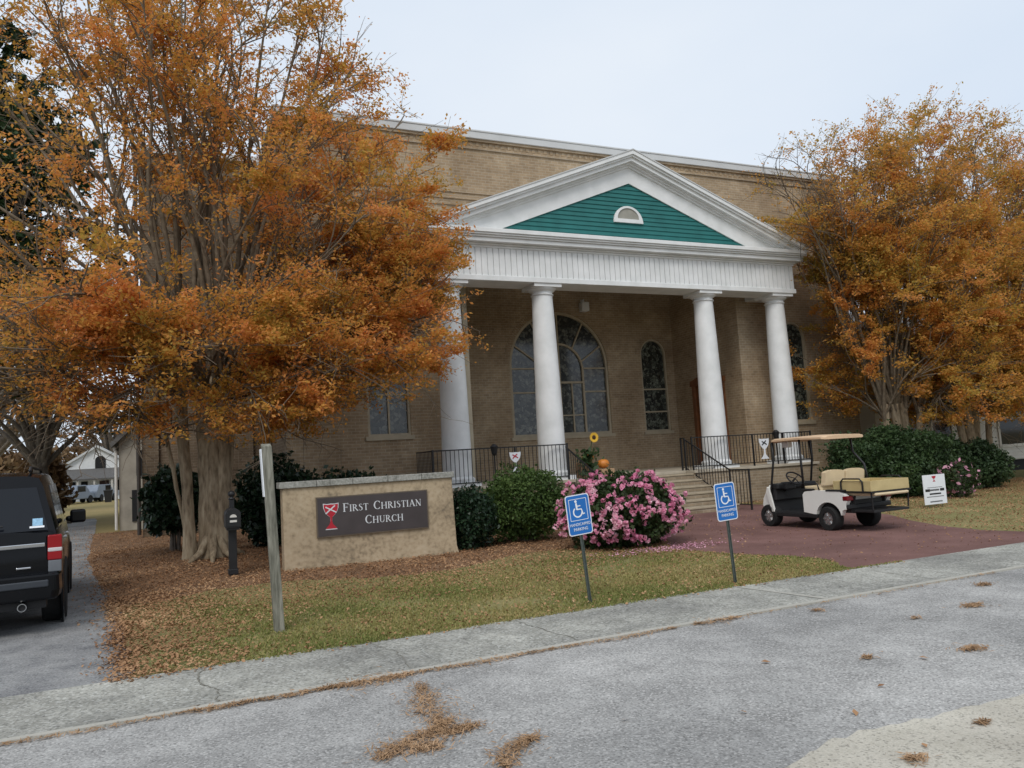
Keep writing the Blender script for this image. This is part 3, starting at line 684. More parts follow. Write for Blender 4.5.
# rear mass
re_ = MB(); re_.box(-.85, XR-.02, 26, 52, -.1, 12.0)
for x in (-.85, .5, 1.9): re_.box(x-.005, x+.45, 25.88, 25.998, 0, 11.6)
re_.build('rear_wall', M['brick3'], CH)  # weathered brick, its dark colour also stands in for shade under the tree
rc_ = MB(); rc_.box(-.97, XR+.06, 25.84, 52.1, 12.0, 12.2); rc_.build('rear_coping', M['coping'], CH)
dn = MB(); dn.tube([(-.95, 25.8, 0.1), (-.95, 25.8, 11.9)], .055, 8); dn.build('downspout', mat('dark_downspout', (.04, .032, .026), .6), CH)
# small dark openings on the left front
sm = MB(); sm.box(2.9, 3.3, 19.985, 20.0, 4.05, 4.2); sm.build('wall_grille', M['dark'], CH)
# annex
AN = thing('side_annex', (-1.3, 31, 0), 'low lean-to annex with pale trim beside the church back corner', 'annex')
an = MB(); an.extr([(-1.75, 0), (-.86, 0), (-.86, 4.0), (-1.75, 3.15)], (0, 30.6, 0), (1, 0, 0), (0, 0, 1), (0, 9, 0)); an.build('wall', M['annex'], AN)
an = MB(); an.extr([(-1.98, 2.92), (-.86, 4.02), (-.86, 4.18), (-2.02, 3.08)], (0, 30.3, 0), (1, 0, 0), (0, 0, 1), (0, 9.6, 0)); an.build('roof', M['roofgrey'], AN)
an = MB(); an.box(-1.2, -.9, 30.55, 30.6, 1.9, 2.8); an.box(-1.35, -1.1, 30.55, 30.6, .3, 1.4); an.build('window', M['dark'], AN)
an = MB(); an.tube([(-1.9, 30.5, 2.95), (-1.84, 30.5, 2.7), (-1.84, 30.5, .05)], .05, 8); an.build('downspout', M['offwhite'], AN)

# ================================================================ RAILINGS
def pickets(mb, x0, x1, y0, y1, zb0, zt0, zb1, zt1, sp=.115, w=.014):
    L_ = math.hypot(x1-x0, y1-y0); n_ = max(1, int(L_/sp))
    for i in range(n_+1):
        t = i/n_; x = x0+(x1-x0)*t; y = y0+(y1-y0)*t; mb.bar((x, y, zb0+(zb1-zb0)*t), (x, y, zt0+(zt1-zt0)*t), w)
def rail_run(T, runs, posts):
    r = MB()
    for (x0, y0, zb0, zt0, x1, y1, zb1, zt1) in runs:
        r.bar((x0, y0, zt0), (x1, y1, zt1), .035, .03); r.bar((x0, y0, zb0), (x1, y1, zb1), .025, .022)
    r.build('rail', M['iron'], T)
    p = MB()
    for (x0, y0, zb0, zt0, x1, y1, zb1, zt1) in runs: pickets(p, x0, x1, y0, y1, zb0, zt0, zb1, zt1)
    p.build('pickets', M['iron'], T)
    for (x, y, z0, z1) in posts:
        q = MB(); q.box(x-.02, x+.02, y-.02, y+.02, z0, z1); q.build('post', M['iron'], T)
RY = PF+.06; F = 1.06; H = .95
T = thing('porch_railing', (8.3, RY, F), 'black iron porch railing left of the steps, before the first two columns', 'railing', 'iron railings round the porch')
rail_run(T, [(5.95, RY, F+.10, F+H, 9.75, RY, F+.10, F+H), (5.95, RY, F+.10, F+H, 5.95, 19.9, F+.10, F+H)], [(5.95, RY, F, F+H+.03), (8.2, RY, F, F+H), (9.75, RY, F, F+H+.03)])
T = thing('porch_railing', (16, RY, F), 'black iron porch railing right of the steps, before the two right columns', 'railing', 'iron railings round the porch')
rail_run(T, [(13.85, RY, F+.10, F+H, 18.42, RY, F+.10, F+H), (18.42, RY, F+.10, F+H, 18.42, 19.9, F+.10, F+H)], [(13.85, RY, F, F+H+.03), (16.1, RY, F, F+H), (17.3, RY, F, F+H), (18.42, RY, F, F+H+.03)])
yb = ST-SR*nst
for X, lab in ((9.86, 'black iron stair railing descending behind the pink azalea'), (13.86, 'black iron stair railing descending on the right side of the brick steps')):
    T = thing('stair_railing', (X, yb, 0), lab, 'railing', 'iron railings down the steps')
    rail_run(T, [(X, 19.05, F+.08, F+H, X, 18.9, F+.08, F+H), (X, 18.9, F+.08, F+H-.02, X, yb+.35, .20, 1.06), (X, yb+.35, .14, 1.06, X, yb-.42, .14, 1.06)], [(X, 19.05, F, F+H+.02), (X, 18.88, F-.05, F+H), (X, yb+.35, 0, 1.08), (X, yb-.42, 0, 1.08)])

# ---------------------------------------------------------------- chalice mark
def chalice(mb, cx, z0, h, y, dy, w=None):
    w = w or h*.56
    pts = [(-.5, 1), (-.25, .975), (0, .985), (.25, .975), (.5, 1), (.48, .82), (.38, .66), (.2, .53), (.07, .47), (.06, .30), (.12, .18), (.36, .03), (.38, 0), (-.38, 0), (-.36, .03), (-.12, .18), (-.06, .30), (-.07, .47), (-.2, .53), (-.38, .66), (-.48, .82)]
    mb.extr([(cx+p[0]*w, z0+p[1]*h) for p in pts], (0, y, 0), (1, 0, 0), (0, 0, 1), (0, dy, 0))
def saltire(mb, cx, cz, r, y, w):
    mb.bar((cx-r, y, cz+r*.55), (cx+r, y, cz-r*.55), w, .003, (0, 1, 0)); mb.bar((cx-r, y-.001, cz-r*.7), (cx+r*.75, y-.001, cz+r*.75), w, .003, (0, 1, 0))
for (x, z, lab, h) in ((8.18, 1.36, 'white chalice shaped plaque on the left porch railing', .52), (16.50, 1.25, 'white chalice shaped plaque on the right porch railing', .62)):
    T = thing('chalice_plaque', (x, RY-.06, z), lab, 'plaque', 'chalice plaques hung on the railings')
    a = MB(); chalice(a, x, z, h, RY-.05, .02, h*.62); a.build('board', M['signwhite'], T)
    a = MB(); saltire(a, x, z+h*.78, h*.15, RY-.055, h*.055); a.build('cross_mark', M['red'] if x < 10 else M['plastic'], T)
for (x, lab) in ((7.6, 'small black lantern on the porch railing beside the left chalice plaque'), (17.0, 'small black lantern on the porch railing above the golf cart roof')):
    T = thing('rail_lantern', (x, RY, F), lab, 'lantern', 'lanterns on the porch railings')
    a = MB(); a.box(x-.015, x+.015, RY-.05, RY-.02, F, F+.8); a.build('stem', M['iron'], T)
    a = MB(); a.lathe([(.03, F+.75), (.07, F+.8), (.10, F+.97), (.11, F+.98), (.04, F+1.05)], (x, RY-.04, 0), 10); a.build('lamp_head', M['iron'], T)

# ================================================================ SIGN WALL
SWY = 13.9
T = thing('sign_wall', (3.27, 14.05, 0), 'stained tan stucco wall with the dark church name panel', 'sign wall')
a = MB(); a.extr([(1.72, -.1), (4.93, -.1), (4.86, .15), (4.82, 1.42), (1.72, 1.42)], (0, SWY, 0), (1, 0, 0), (0, 0, 1), (0, .32, 0)); a.build('wall', M['stucco'], T, bevel=.015)
a = MB()
for i in range(5):
    x0 = 1.66+i*.64; a.box(x0+.003, x0+.637, SWY-.045, SWY+.36, 1.42, 1.53)
a.build('cap', M['cap'], T, bevel=.01)
a = MB(); a.box(2.28, 4.31, SWY-.045, SWY-.001, .53, 1.23); nb = a.build('name_panel', M['signedge'], T)
a = MB(); a.box(2.30, 4.29, SWY-.050, SWY-.0455, .55, 1.21); a.build('panel_face', M['signface'], nb)
# serif capitals as strokes
def ribbon(pts, ws):
    Lf, Rt = [], []
    for i, p in enumerate(pts):
        q = pts[min(i+1, len(pts)-1)]; o_ = pts[max(i-1, 0)]; d = Vector((q[0]-o_[0], q[1]-o_[1])).normalized(); w = ws[i]/2
        Lf.append((p[0]-d.y*w, p[1]+d.x*w)); Rt.append((p[0]+d.y*w, p[1]-d.x*w))
    return Lf+Rt[::-1]
def rect(x, y, w, h): return [(x, y), (x+w, y), (x+w, y+h), (x, y+h)]
def stem(x, w=.13, s=.07): return [rect(x, 0, w, 1), rect(x-s, 0, w+2*s, .05), rect(x-s, .95, w+2*s, .05)]
def arc(cx, cy, rx, ry, a0, a1, thick, thin, n=18):
    P_, W_ = [], []
    for i in range(n+1):
        a_ = radians(a0+(a1-a0)*i/n); P_.append((cx+rx*cos(a_), cy+ry*sin(a_))); W_.append(thin+(thick-thin)*abs(cos(a_))**1.5)
    return ribbon(P_, W_)
GL = {
 'F': (.62, stem(.08)+[rect(.15, .94, .42, .055), rect(.53, .80, .045, .2), rect(.15, .50, .30, .05), rect(.42, .42, .04, .2)]),
 'I': (.32, stem(.09)),
 'R': (.76, stem(.08)+[arc(.24, .745, .26, .23, 90, -90, .13, .05), rect(.15, .945, .12, .05), rect(.15, .49, .12, .05), ribbon([(.34, .5), (.68, .03)], [.12, .14]), rect(.6, 0, .18, .05)]),
 'S': (.56, [ribbon([(.47, .78), (.44, .90), (.33, .965), (.2, .95), (.11, .86), (.12, .72), (.24, .60), (.38, .48), (.46, .34), (.44, .16), (.32, .04), (.18, .04), (.08, .12), (.05, .26)], [.02, .04, .05, .06, .10, .13, .14, .14, .14, .11, .06, .05, .04, .02])]),
 'T': (.68, [rect(.28, 0, .13, 1), rect(.21, 0, .27, .05), rect(.03, .945, .63, .05), rect(.03, .80, .04, .2), rect(.62, .80, .04, .2)]),
 'C': (.74, [arc(.42, .5, .33, .47, 48, 312, .15, .05), rect(.63, .72, .04, .24), rect(.63, .08, .035, .16)]),
 'H': (.84, stem(.08)+stem(.62)+[rect(.15, .48, .5, .05)]),
 'A': (.80, [ribbon([(.10, .03), (.40, 1.0)], [.05, .06]), ribbon([(.38, 1.0), (.70, .03)], [.13, .14]), rect(.2, .33, .38, .045), rect(0, 0, .24, .05), rect(.56, 0, .27, .05)]),
 'N': (.82, [rect(.12, 0, .05, 1), rect(.66, 0, .05, 1), ribbon([(.10, 1.0), (.68, .02)], [.14, .14]), rect(.03, 0, .23, .05), rect(.57, .95, .23, .05), rect(.02, .95, .18, .05)]),
 'U': (.80, [rect(.10, .3, .13, .7), rect(.63, .3, .05, .7), arc(.40, .32, .235, .285, 180, 360, .10, .06), rect(.02, .95, .29, .05), rect(.55, .95, .22, .05)]),
}
def word(mb, items, x0, x1, z, y, dy=.006):
    """items: (letter, height) or a gap width; fitted between x0 and x1"""
    tot = sum(GL[c][0]*h+.06*h if isinstance(c, str) else h for c, h in items); k = (x1-x0)/tot; x = x0; dd = 0
    for c, h in items:
        if not isinstance(c, str): x += h*k; continue
        for q in GL[c][1]:
            mb.extr([(x+p[0]*h*k, z+p[1]*h) for p in q], (0, y-dd, 0), (1, 0, 0), (0, 0, 1), (0, dy, 0)); dd = (dd+.00013) % .0011
        x += (GL[c][0]+.06)*h*k
B_, s_ = .150, .120
a = MB()
word(a, [('F', B_)]+[(c, s_) for c in 'IRST']+[(None, .075)]+[('C', B_)]+[(c, s_) for c in 'HRISTIAN'], 2.74, 4.19, .945, SWY-.056)
word(a, [('C', B_)]+[(c, s_) for c in 'HURCH'], 3.13, 3.84, .705, SWY-.056)
a.build('lettering', M['letter'], nb)
a = MB(); chalice(a, 2.53, .655, .46, SWY-.0525, .003, .275); lg = a.build('chalice_outline', M['letter'], nb)
a = MB(); chalice(a, 2.53, .672, .428, SWY-.0555, .003, .25); a.build('chalice_logo', M['red'], nb)
a = MB(); saltire(a, 2.53, 1.0, .095, SWY-.058, .022); a.build('chalice_cross', M['letter'], nb)

# ================================================================ HANDICAP SIGNS
def text_mesh(txt, size, ext=.001):
    cu = bpy.data.curves.new('t', 'FONT'); cu.body = txt; cu.size = size; cu.extrude = ext; cu.align_x = 'CENTER'
    ob = bpy.data.objects.new('t', cu); COL.objects.link(ob)
    dg = bpy.context.evaluated_depsgraph_get(); me = bpy.data.meshes.new_from_object(ob.evaluated_get(dg))
    bpy.data.objects.remove(ob); return me
def put_text(T, name, txt, size, loc, m, sx=1):
    me = text_mesh(txt, size); me.materials.clear(); me.materials.append(m)
    o = bpy.data.objects.new(name, me); COL.objects.link(o); o.parent = T
    o.location = loc; o.rotation_euler = (pi/2, 0, 0); o.scale = (sx, 1, 1); return o
def rrect(w, h, r, n=5):
    P_ = []
    for cx, cz, a0 in ((w/2-r, h/2-r, 0), (-w/2+r, h/2-r, 90), (-w/2+r, -h/2+r, 180), (w/2-r, -h/2+r, 270)):
        for i in range(n+1):
            a_ = radians(a0+90*i/n); P_.append((cx+r*cos(a_), cz+r*sin(a_)))
    return P_
def hsign(x, y, lab, lean, rz=0):
    T = thing('handicap_sign', (x, y, 0), lab, 'sign', 'blue parking signs on the lawn', rz=rz)
    T.rotation_euler = (0, lean, rz)
    a = MB()
    a.extr([(-.018, 0), (-.018, .006), (.018, .006), (.018, 0)], (0, 0, -.1), (1, 0, 0), (0, 1, 0), (0, 0, 1.05))
    a.box(-.018, -.012, -.014, 0, -.1, .95); a.box(.012, .018, -.014, 0, -.1, .95); a.build('post', M['galv'], T, local=True)
    cz = 1.015; w, h = .315, .465
    a = MB(); a.extr([(p[0], p[1]+cz) for p in rrect(w, h, .035)], (0, -.019, 0), (1, 0, 0), (0, 0, 1), (0, .004, 0)); pl = a.build('plate', M['signwhite'], T, local=True)
    OFF[pl.name] = Vector((0, 0, 0))
    a = MB(); a.extr([(p[0], p[1]+cz) for p in rrect(w-.022, h-.022, .028)], (0, -.0205, 0), (1, 0, 0), (0, 0, 1), (0, .001, 0)); a.build('blue_field', M['blue'], pl, local=True)
    a = MB(); y_ = -.0225
    fo = [(p[0], p[1]+cz+.06) for p in rrect(.235, .25, .008)]; fi = [(p[0], p[1]+cz+.06) for p in rrect(.223, .238, .006)]; ring(a, fo, fi, y_, .0015)
    # wheelchair user
    c0 = (-.012, cz+.035)
    def rib(pts, ws): a.extr(ribbon(pts, ws), (0, y_, 0), (1, 0, 0), (0, 0, 1), (0, .0015, 0))
    a.extr([(c0[0]-.012+.016*cos(t), cz+.155+.016*sin(t)) for t in [2*pi*i/12 for i in range(12)]], (0, y_, 0), (1, 0, 0), (0, 0, 1), (0, .0015, 0))
    A_ = [radians(125+235*i/20) for i in range(21)]; rib([(c0[0]+.055*cos(t), c0[1]-.005+.055*sin(t)) for t in A_], [.016]*21)
    y_ -= .0004; rib([(c0[0]-.010, cz+.135), (c0[0]-.006, cz+.060)], [.022, .022])
    y_ -= .0004; rib([(c0[0]-.008, cz+.100), (c0[0]+.045, cz+.100)], [.012, .012])
    y_ -= .0004; rib([(c0[0]-.008, cz+.062), (c0[0]+.050, cz+.062), (c0[0]+.068, cz+.0), (c0[0]+.090, cz+.01)], [.016]*4)
    a.build('wheelchair_symbol', M['signwhite'], pl, local=True)
    put_text(pl, 'lettering', 'HANDICAPPED', .046, (0, -.0235, cz-.125), M['signwhite'], .88)
    put_text(pl, 'lettering', 'PARKING', .050, (0, -.0235, cz-.182), M['signwhite'], .9)
hsign(4.38, 8.0, 'blue handicapped parking sign standing in front of the pink azalea', radians(-4.5), 0)
hsign(6.36, 7.85, 'blue handicapped parking sign on the lawn before the church steps', radians(-3.0), 0)

# ================================================================ WOOD POST, MAILBOX
T = thing('wooden_post', (1.03, 8.87, 0), 'grey weathered square wooden post leaning in the lawn', 'post')
a = MB(); tx = -.09
vs = []
for k, (z, dx) in enumerate(((-.15, 0), (2.0, tx))):
    w = .053
    vs += [(1.03+dx-w, 8.87-w, z+(.0)), (1.03+dx+w, 8.87-w, z+(.0)), (1.03+dx+w, 8.87+w, z+(0 if k == 0 else .03)), (1.03+dx-w, 8.87+w, z+(0 if k == 0 else .03))]
a.add(vs, [(0, 1, 2, 3), (4, 5, 6, 7), (0, 1, 5, 4), (1, 2, 6, 5), (2, 3, 7, 6), (3, 0, 4, 7)]); a.build('post', M['weather'], T, bevel=.008)
a = MB(); a.add([(.873, 8.82, 1.97), (.873, 8.95, 1.97), (.897, 8.95, 1.45), (.897, 8.82, 1.45), (.885, 8.82, 1.97), (.885, 8.95, 1.97), (.909, 8.95, 1.45), (.909, 8.82, 1.45)],
                [(0, 1, 2, 3), (4, 5, 6, 7), (0, 1, 5, 4), (1, 2, 6, 5), (2, 3, 7, 6), (3, 0, 4, 7)]); a.build('sign_plate', M['signwhite'], T)
T = thing('mailbox', (.9, 14.0, 0), 'black post mounted mailbox with ball finial beside the big tree trunk', 'mailbox')
a = MB(); a.box(.835, .965, 13.96, 14.09, -.1, .82); a.box(.82, .98, 13.945, 14.105, 0.05, .14); a.box(.86, .94, 13.985, 14.065, .82, 1.3); a.build('post', M['iron'], T, bevel=.01)
a = MB(); a.lathe([(.02, 1.28), (.055, 1.30), (.055, 1.32), (.025, 1.335), (.05, 1.36), (.06, 1.39), (.045, 1.43), (.01, 1.45)], (.9, 14.025, 0), 16); a.build('finial', M['iron'], T, smooth=True)
a = MB(); pr = [(.78, .84), (1.02, .84), (1.02, 1.05)]+[(.9+.12*cos(pi*i/12), 1.05+.11*sin(pi*i/12)) for i in range(1, 12)]+[(.78, 1.05)]
a.extr(pr, (0, 13.72, 0), (1, 0, 0), (0, 0, 1), (0, .5, 0)); bx = a.build('box', M['plastic'], T, bevel=.008)
a = MB(); a.extr([(.9+(p[0]-.9)*.86, 1.0+(p[1]-1.0)*.86) for p in pr], (0, 13.71, 0), (1, 0, 0), (0, 0, 1), (0, .01, 0)); a.build('front_door', M['iron'], bx)
a = MB(); a.box(.845, .955, 13.704, 13.709, .93, .965); a.extr([(.9+.055*cos(pi*i/10), 1.01+.05*sin(pi*i/10)) for i in range(11)], (0, 13.704, 0), (1, 0, 0), (0, 0, 1), (0, .005, 0)); a.build('plate', M['offwhite'], bx)
a = MB(); a.box(.80, 1.0, 13.75, 14.15, .80, .838); a.build('bracket', M['iron'], T)

# ================================================================ YARD SIGN
T = thing('yard_sign', (16.2, 12.6, 0), 'white yard sign with a red chalice before the dark hedge', 'sign')
a = MB(); a.box(15.82, 16.56, 12.6, 12.612, .08, .76); pn = a.build('panel', M['signwhite'], T)
a = MB()
for x in (15.97, 16.41): a = MB(); a.tube([(x, 12.62, -.1), (x, 12.62, .7)], .005, 6); a.build('wire_stake', M['galv'], T)
a = MB(); chalice(a, 16.19, .60, .13, 12.596, .003, .13); a.build('chalice_logo', M['red'], pn)
a = MB(); a.box(15.87, 16.02, 12.597, 12.599, .375, .435); a.box(16.36, 16.50, 12.597, 12.599, .375, .435); a.box(16.0, 16.38, 12.597, 12.599, .30, .335)
for i in range(9): a.box(16.03+i*.034, 16.055+i*.034, 12.597, 12.599, .385, .425)
for i in range(16): a.box(15.90+i*.036, 15.925+i*.036, 12.597, 12.599, .245, .262)
for i in range(12): a.box(16.0+i*.034, 16.024+i*.034, 12.597, 12.599, .125, .155)
for i in range(14): a.box(15.95+i*.036, 15.972+i*.036, 12.597, 12.599, .458, .472)
a.build('print', M['plastic'], pn)

# ================================================================ PUMPKINS AND SUNFLOWER
def pumpkin(x, y, z, r, lab):
    T = thing('pumpkin', (x, y, z), lab, 'pumpkin', 'pumpkins on the porch')
    a = MB(); n_, m_ = 40, 14; vs = []
    for j in range(m_+1):
        ph = pi*j/m_
        for i in range(n_):
            t = 2*pi*i/n_; rr = r*(sin(ph))*(1-.09*abs(cos(t*4.5))**.6); vs.append((x+rr*cos(t), y+rr*sin(t), z+r*.78-r*.78*cos(ph)*(1-.12*(1-sin(ph)))))
    a.add(vs, [(j*n_+i, j*n_+(i+1) % n_, (j+1)*n_+(i+1) % n_, (j+1)*n_+i) for j in range(m_) for i in range(n_)]); a.build('body', M['pumpkin'], T, smooth=True)
    a = MB(); a.tube([(x, y, z+r*1.45), (x+.01, y, z+r*1.7), (x+.03, y, z+r*1.85)], [.03, .02, .018], 7); a.build('stalk', M['stemgreen'], T)
pumpkin(10.98, 18.75, F+.22, .18, 'orange pumpkin at the top of the steps under the sunflower')
pumpkin(10.62, 18.95, F+.42, .18, 'yellow orange pumpkin raised behind the other beside the stair rail')
T = thing('straw_bale', (10.7, 19.0, F), 'small straw bale under the raised pumpkin on the porch', 'straw bale')
a = MB(); a.box(10.30, 10.82, 18.75, 19.15, F, F+.42); a.box(10.83, 11.25, 18.6, 18.95, F, F+.22); a.build('bale', M['needle'], T, bevel=.02)
T = thing('sunflower', (10.55, 18.75, F), 'tall sunflower display with leaves beside the left stair rail', 'sunflower')
fc = Vector((10.66, 18.62, 2.16))
a = MB(); a.tube([(10.5, 18.78, F), (10.56, 18.76, 1.6), (10.64, 18.7, 2.1), fc+Vector((0, .03, 0))], [.018, .016, .012, .01], 7); a.build('stem', M['stemgreen'], T)
a = MB()
for k in range(2):
    for i in range(18):
        t = 2*pi*(i+k*.5)/18; d = Vector((cos(t), -.1-.05*k, sin(t))); e = Vector((-sin(t), 0, cos(t)))*.028
        a.add([fc+d*.05, fc+d*.10+e*.8, fc+d*.145, fc+d*.10-e*.8], [(0, 1, 2, 3)])
a.build('petals', M['yellow'], T)
a = MB(); a.lathe([(.005, -.03), (.045, -.025), (.065, 0), (.06, .02)], tuple(fc), 16, 'y'); a.build('seed_head', M['brown'], T)
P = [(10.5+random.gauss(0, .16), 18.72+random.gauss(0, .08), random.uniform(1.1, 1.85)) for _ in range(150)]
leaves('foliage', P, .10, M['boxwood'], T)

# ================================================================ SUV
def wheel(T, cx, cy, r, w, side, rimr=.62, local=True):
    """axis along x ; side = +1 outer face towards +x"""
    a = MB(); a.lathe([(a_, side*b_) for a_, b_ in ((rimr*r, -w/2), (r*.93, -w/2), (r, -w*.36), (r, w*.36), (r*.93, w/2), (rimr*r, w/2), (rimr*r*.97, w*.3), (rimr*r*.97, -w*.3))], (cx, cy, r), 32, 'x')
    wh = a.build('wheel', M['rubber'], T, smooth=True, auto=35, local=local); OFF[wh.name] = OFF[T.name]
    b = MB(); x0 = cx+side*w*.28
    b.lathe([(rimr*r*.98, -.01), (rimr*r*.98, .012), (rimr*r*.86, .02*1), (rimr*r*.8, 0), (.02, 0)], (x0, cy, r), 28, 'x')
    for k in range(6):
        t = 2*pi*k/6; b.bar((x0+side*.022, cy+.05*cos(t), r+.05*sin(t)), (x0+side*.022, cy+rimr*r*.9*cos(t), r+rimr*r*.9*sin(t)), .03*r/.3, .02, (1, 0, 0))
    b.lathe([(.25*rimr*r, -.03), (.25*rimr*r, .03)], (x0, cy, r), 12, 'x'); b.build('rim', M['rim'], wh, smooth=False, local=local)
def loft(mb, secs):
    n = len(secs[0]); b = len(mb.v)
    for s__ in secs: mb.v += [tuple(p) for p in s__]
    nf = 0
    for i in range(len(secs)-1):
        for k in range(n-1):
            mb.f.append((b+i*n+k, b+i*n+k+1, b+(i+1)*n+k+1, b+(i+1)*n+k)); nf += 1
        mb.f.append((b+i*n+n-1, b+i*n, b+(i+1)*n, b+(i+1)*n+n-1)); nf += 1
    mb.f.append(tuple(range(b, b+n))); mb.f.append(tuple(range(b+(len(secs)-1)*n, b+len(secs)*n))); nf += 2
    mb.m += [mb.cm]*nf
T = thing('parked_suv', (-2.23, 10.58, 0), 'large black suv parked in the driveway, seen from behind', 'car', rz=radians(5.0))
def sec(y, w, zb, zt, slant=0, crown=.02):
    h = [(w*.86, zb), (w*.95, zb+.06), (w, zb+.30), (w, zb+.48), (w*.985, zt-.14), (w*.955, zt)]
    pts = [(x, y+max(0, z-.85)*slant, z) for x, z in h]
    pts += [(x*.5, y+max(0, zt-.85)*slant, zt+crown) for x in (w*.9, -w*.9)]
    pts += [(-x, y_, z) for x, y_, z in pts[5::-1]]
    return pts
a = MB(); loft(a, [sec(.0, .93, .50, 1.16, .1), sec(.04, .99, .42, 1.18, .1), sec(.35, 1.01, .36, 1.19), sec(2.5, 1.01, .32, 1.15), sec(3.8, 1.01, .32, 1.16), sec(4.1, 1.0, .34, 1.14), sec(4.9, .98, .36, 1.06), sec(5.2, .90, .42, .98)])
a.build('body', M['black_paint'], T, smooth=True, auto=40, local=True)
a = MB()
def gsec(y0, y1, w0, w1, z0, z1):
    return [(w0, y0, z0), (w1+.05, y0+(y1-y0)*.8, z0+(z1-z0)*.8), (w1, y0+(y1-y0)*.95, z1-.03), (w1-.12, y1, z1), (0, y1, z1+.03), (-w1+.12, y1, z1), (-w1, y0+(y1-y0)*.95, z1-.03), (-w1-.05, y0+(y1-y0)*.8, z0+(z1-z0)*.8), (-w0, y0, z0)]
loft(a, [gsec(.05, .38, .95, .76, 1.15, 1.84), gsec(.4, .6, .965, .79, 1.15, 1.88), gsec(1.8, 1.8, .97, .80, 1.13, 1.90), gsec(2.9, 2.8, .97, .79, 1.13, 1.88), gsec(3.9, 3.1, .95, .76, 1.12, 1.84)])
a.build('cabin', M['black_paint'], T, smooth=True, auto=35, local=True)
def onrear(x, z, d):   # point on the rear glass plane of the cabin
    t = (z-1.15)/.69; return (x, .05+t*.33-d, z)
def rquad(mb, xs0, xs1, z0, z1, d=.012, th=.01):
    q = [onrear(-xs0, z0, d), onrear(xs0, z0, d), onrear(xs1, z1, d), onrear(-xs1, z1, d)]; q2 = [(x, y+th, z) for x, y, z in q]
    mb.add(q+q2, [(0, 1, 2, 3), (4, 5, 6, 7), (0, 1, 5, 4), (1, 2, 6, 5), (2, 3, 7, 6), (3, 0, 4, 7)])
a = MB(); rquad(a, .87, .74, 1.19, 1.70); rw = a.build('rear_window', M['carglass'], T, local=True, bevel=.003); OFF[rw.name] = OFF[T.name]
a = MB(); 
for (x, z, w, h) in ((.76, 1.29, .052, .042),):
    a.obox(onrear(x, z, .02), (w, 0, 0), (0, .001, 0), (0, .02, h))
a.build('sticker', mat('blue_sticker', (.25, .45, .62), .5, var=.2, scale=40), rw, local=True)
a = MB(); a.obox(onrear(.755, 1.235, .02), (.075, 0, 0), (0, .001, 0), (0, .005, .011)); a.build('sticker', M['signwhite'], rw, local=True)
for s_ in (-1, 1):   # side glass, pillars left in body colour
    for (y0, y1, tz) in ((.62, 1.35, 1.72), (1.42, 2.35, 1.74), (2.42, 3.2, 1.74)):
        a = MB(); f = lambda z: s_*(.968-(z-1.13)*.20+.004)
        yy1 = y1-.35 if y1 > 3 else y1; yy0 = y0+.16 if y0 < 1 else y0
        q = [(f(1.19), y0, 1.19), (f(1.19), y1, 1.19), (f(tz), yy1, tz), (f(tz), yy0, tz)]; q2 = [(x-s_*.02, y, z) for x, y, z in q]
        a.add(q+q2, [(0, 1, 2, 3), (4, 5, 6, 7), (0, 1, 5, 4), (1, 2, 6, 5), (2, 3, 7, 6), (3, 0, 4, 7)]); a.build('side_window', M['carglass'], T, local=True)
    # tail lamp : red over clear, wrapping the corner
    a = MB(); a.cm = 0; a.box(*sorted((s_*.865, s_*1.012)), -.022, .13, .84, 1.13); a.cm = 1; a.box(*sorted((s_*.867, s_*1.014)), -.026, .12, .935, .985)
    a.cm = 2; a.box(*sorted((s_*.87, s_*1.008)), -.016, .12, .70, .838)
    a.build('tail_lamp', [M['lampred'], M['lampwhite'], mat('lamp_lower', (.14, .15, .165), .25)], T, bevel=.012, local=True)
    a = MB(); a.lathe([(.05, .14), (.05, 0), (.047, -.02), (.038, -.02), (.038, .004)], (s_*.62, -.15, .345), 18, 'y'); a.build('exhaust_pipe', M['chrome'], T, local=True) if s_ > 0 else None
    if s_ > 0: a = MB(); a.lathe([(.037, 0), (.037, .003)], (s_*.62, -.152, .345), 18, 'y'); a.build('exhaust_opening', M['dark'], T, local=True)
    a = MB(); a.box(*sorted((s_*.98, s_*1.10)), 2.90, 3.0, 1.16, 1.24); a.box(*sorted((s_*1.04, s_*1.25)), 2.86, 3.02, 1.13, 1.33); a.build('side_mirror', M['black_paint'], T, bevel=.035, local=True)
    a = MB(); a.tube([(s_*.66, .55, 1.90), (s_*.66, .65, 1.95), (s_*.67, 2.7, 1.955), (s_*.66, 2.85, 1.89)], .018, 8); a.build('roof_rail', M['plastic'], T, local=True)
    for yy in (1.0, 3.95):
        a = MB(); a.lathe([(.435, -.03), (.50, -.01), (.50, .012), (.435, .02)], (s_*1.0, yy, .41), 32, 'x'); a.build('wheel_arch', M['black_paint'], T, local=True, smooth=True, auto=30)
        a = MB(); a.lathe([(.005, -.02), (.44, -.02), (.44, .014), (.005, .014)], (s_*1.0, yy, .41), 32, 'x'); a.build('wheel_well', M['dark'], T, local=True)
        wheel(T, s_*.905, yy, .405, .27, s_)
    for yy in (1.38, 2.38):
        a = MB(); a.box(*sorted((s_*.99, s_*1.03)), yy+.12, yy+.30, 1.0, 1.03); a.build('door_handle', M['chrome'], T, local=True, bevel=.006)
a = MB(); a.box(-.84, .84, -.022, .03, 1.0, 1.05); a.box(.55, .70, -.012, .02, .755, .785); a.build('chrome_strip', M['chrome'], T, bevel=.01, local=True)
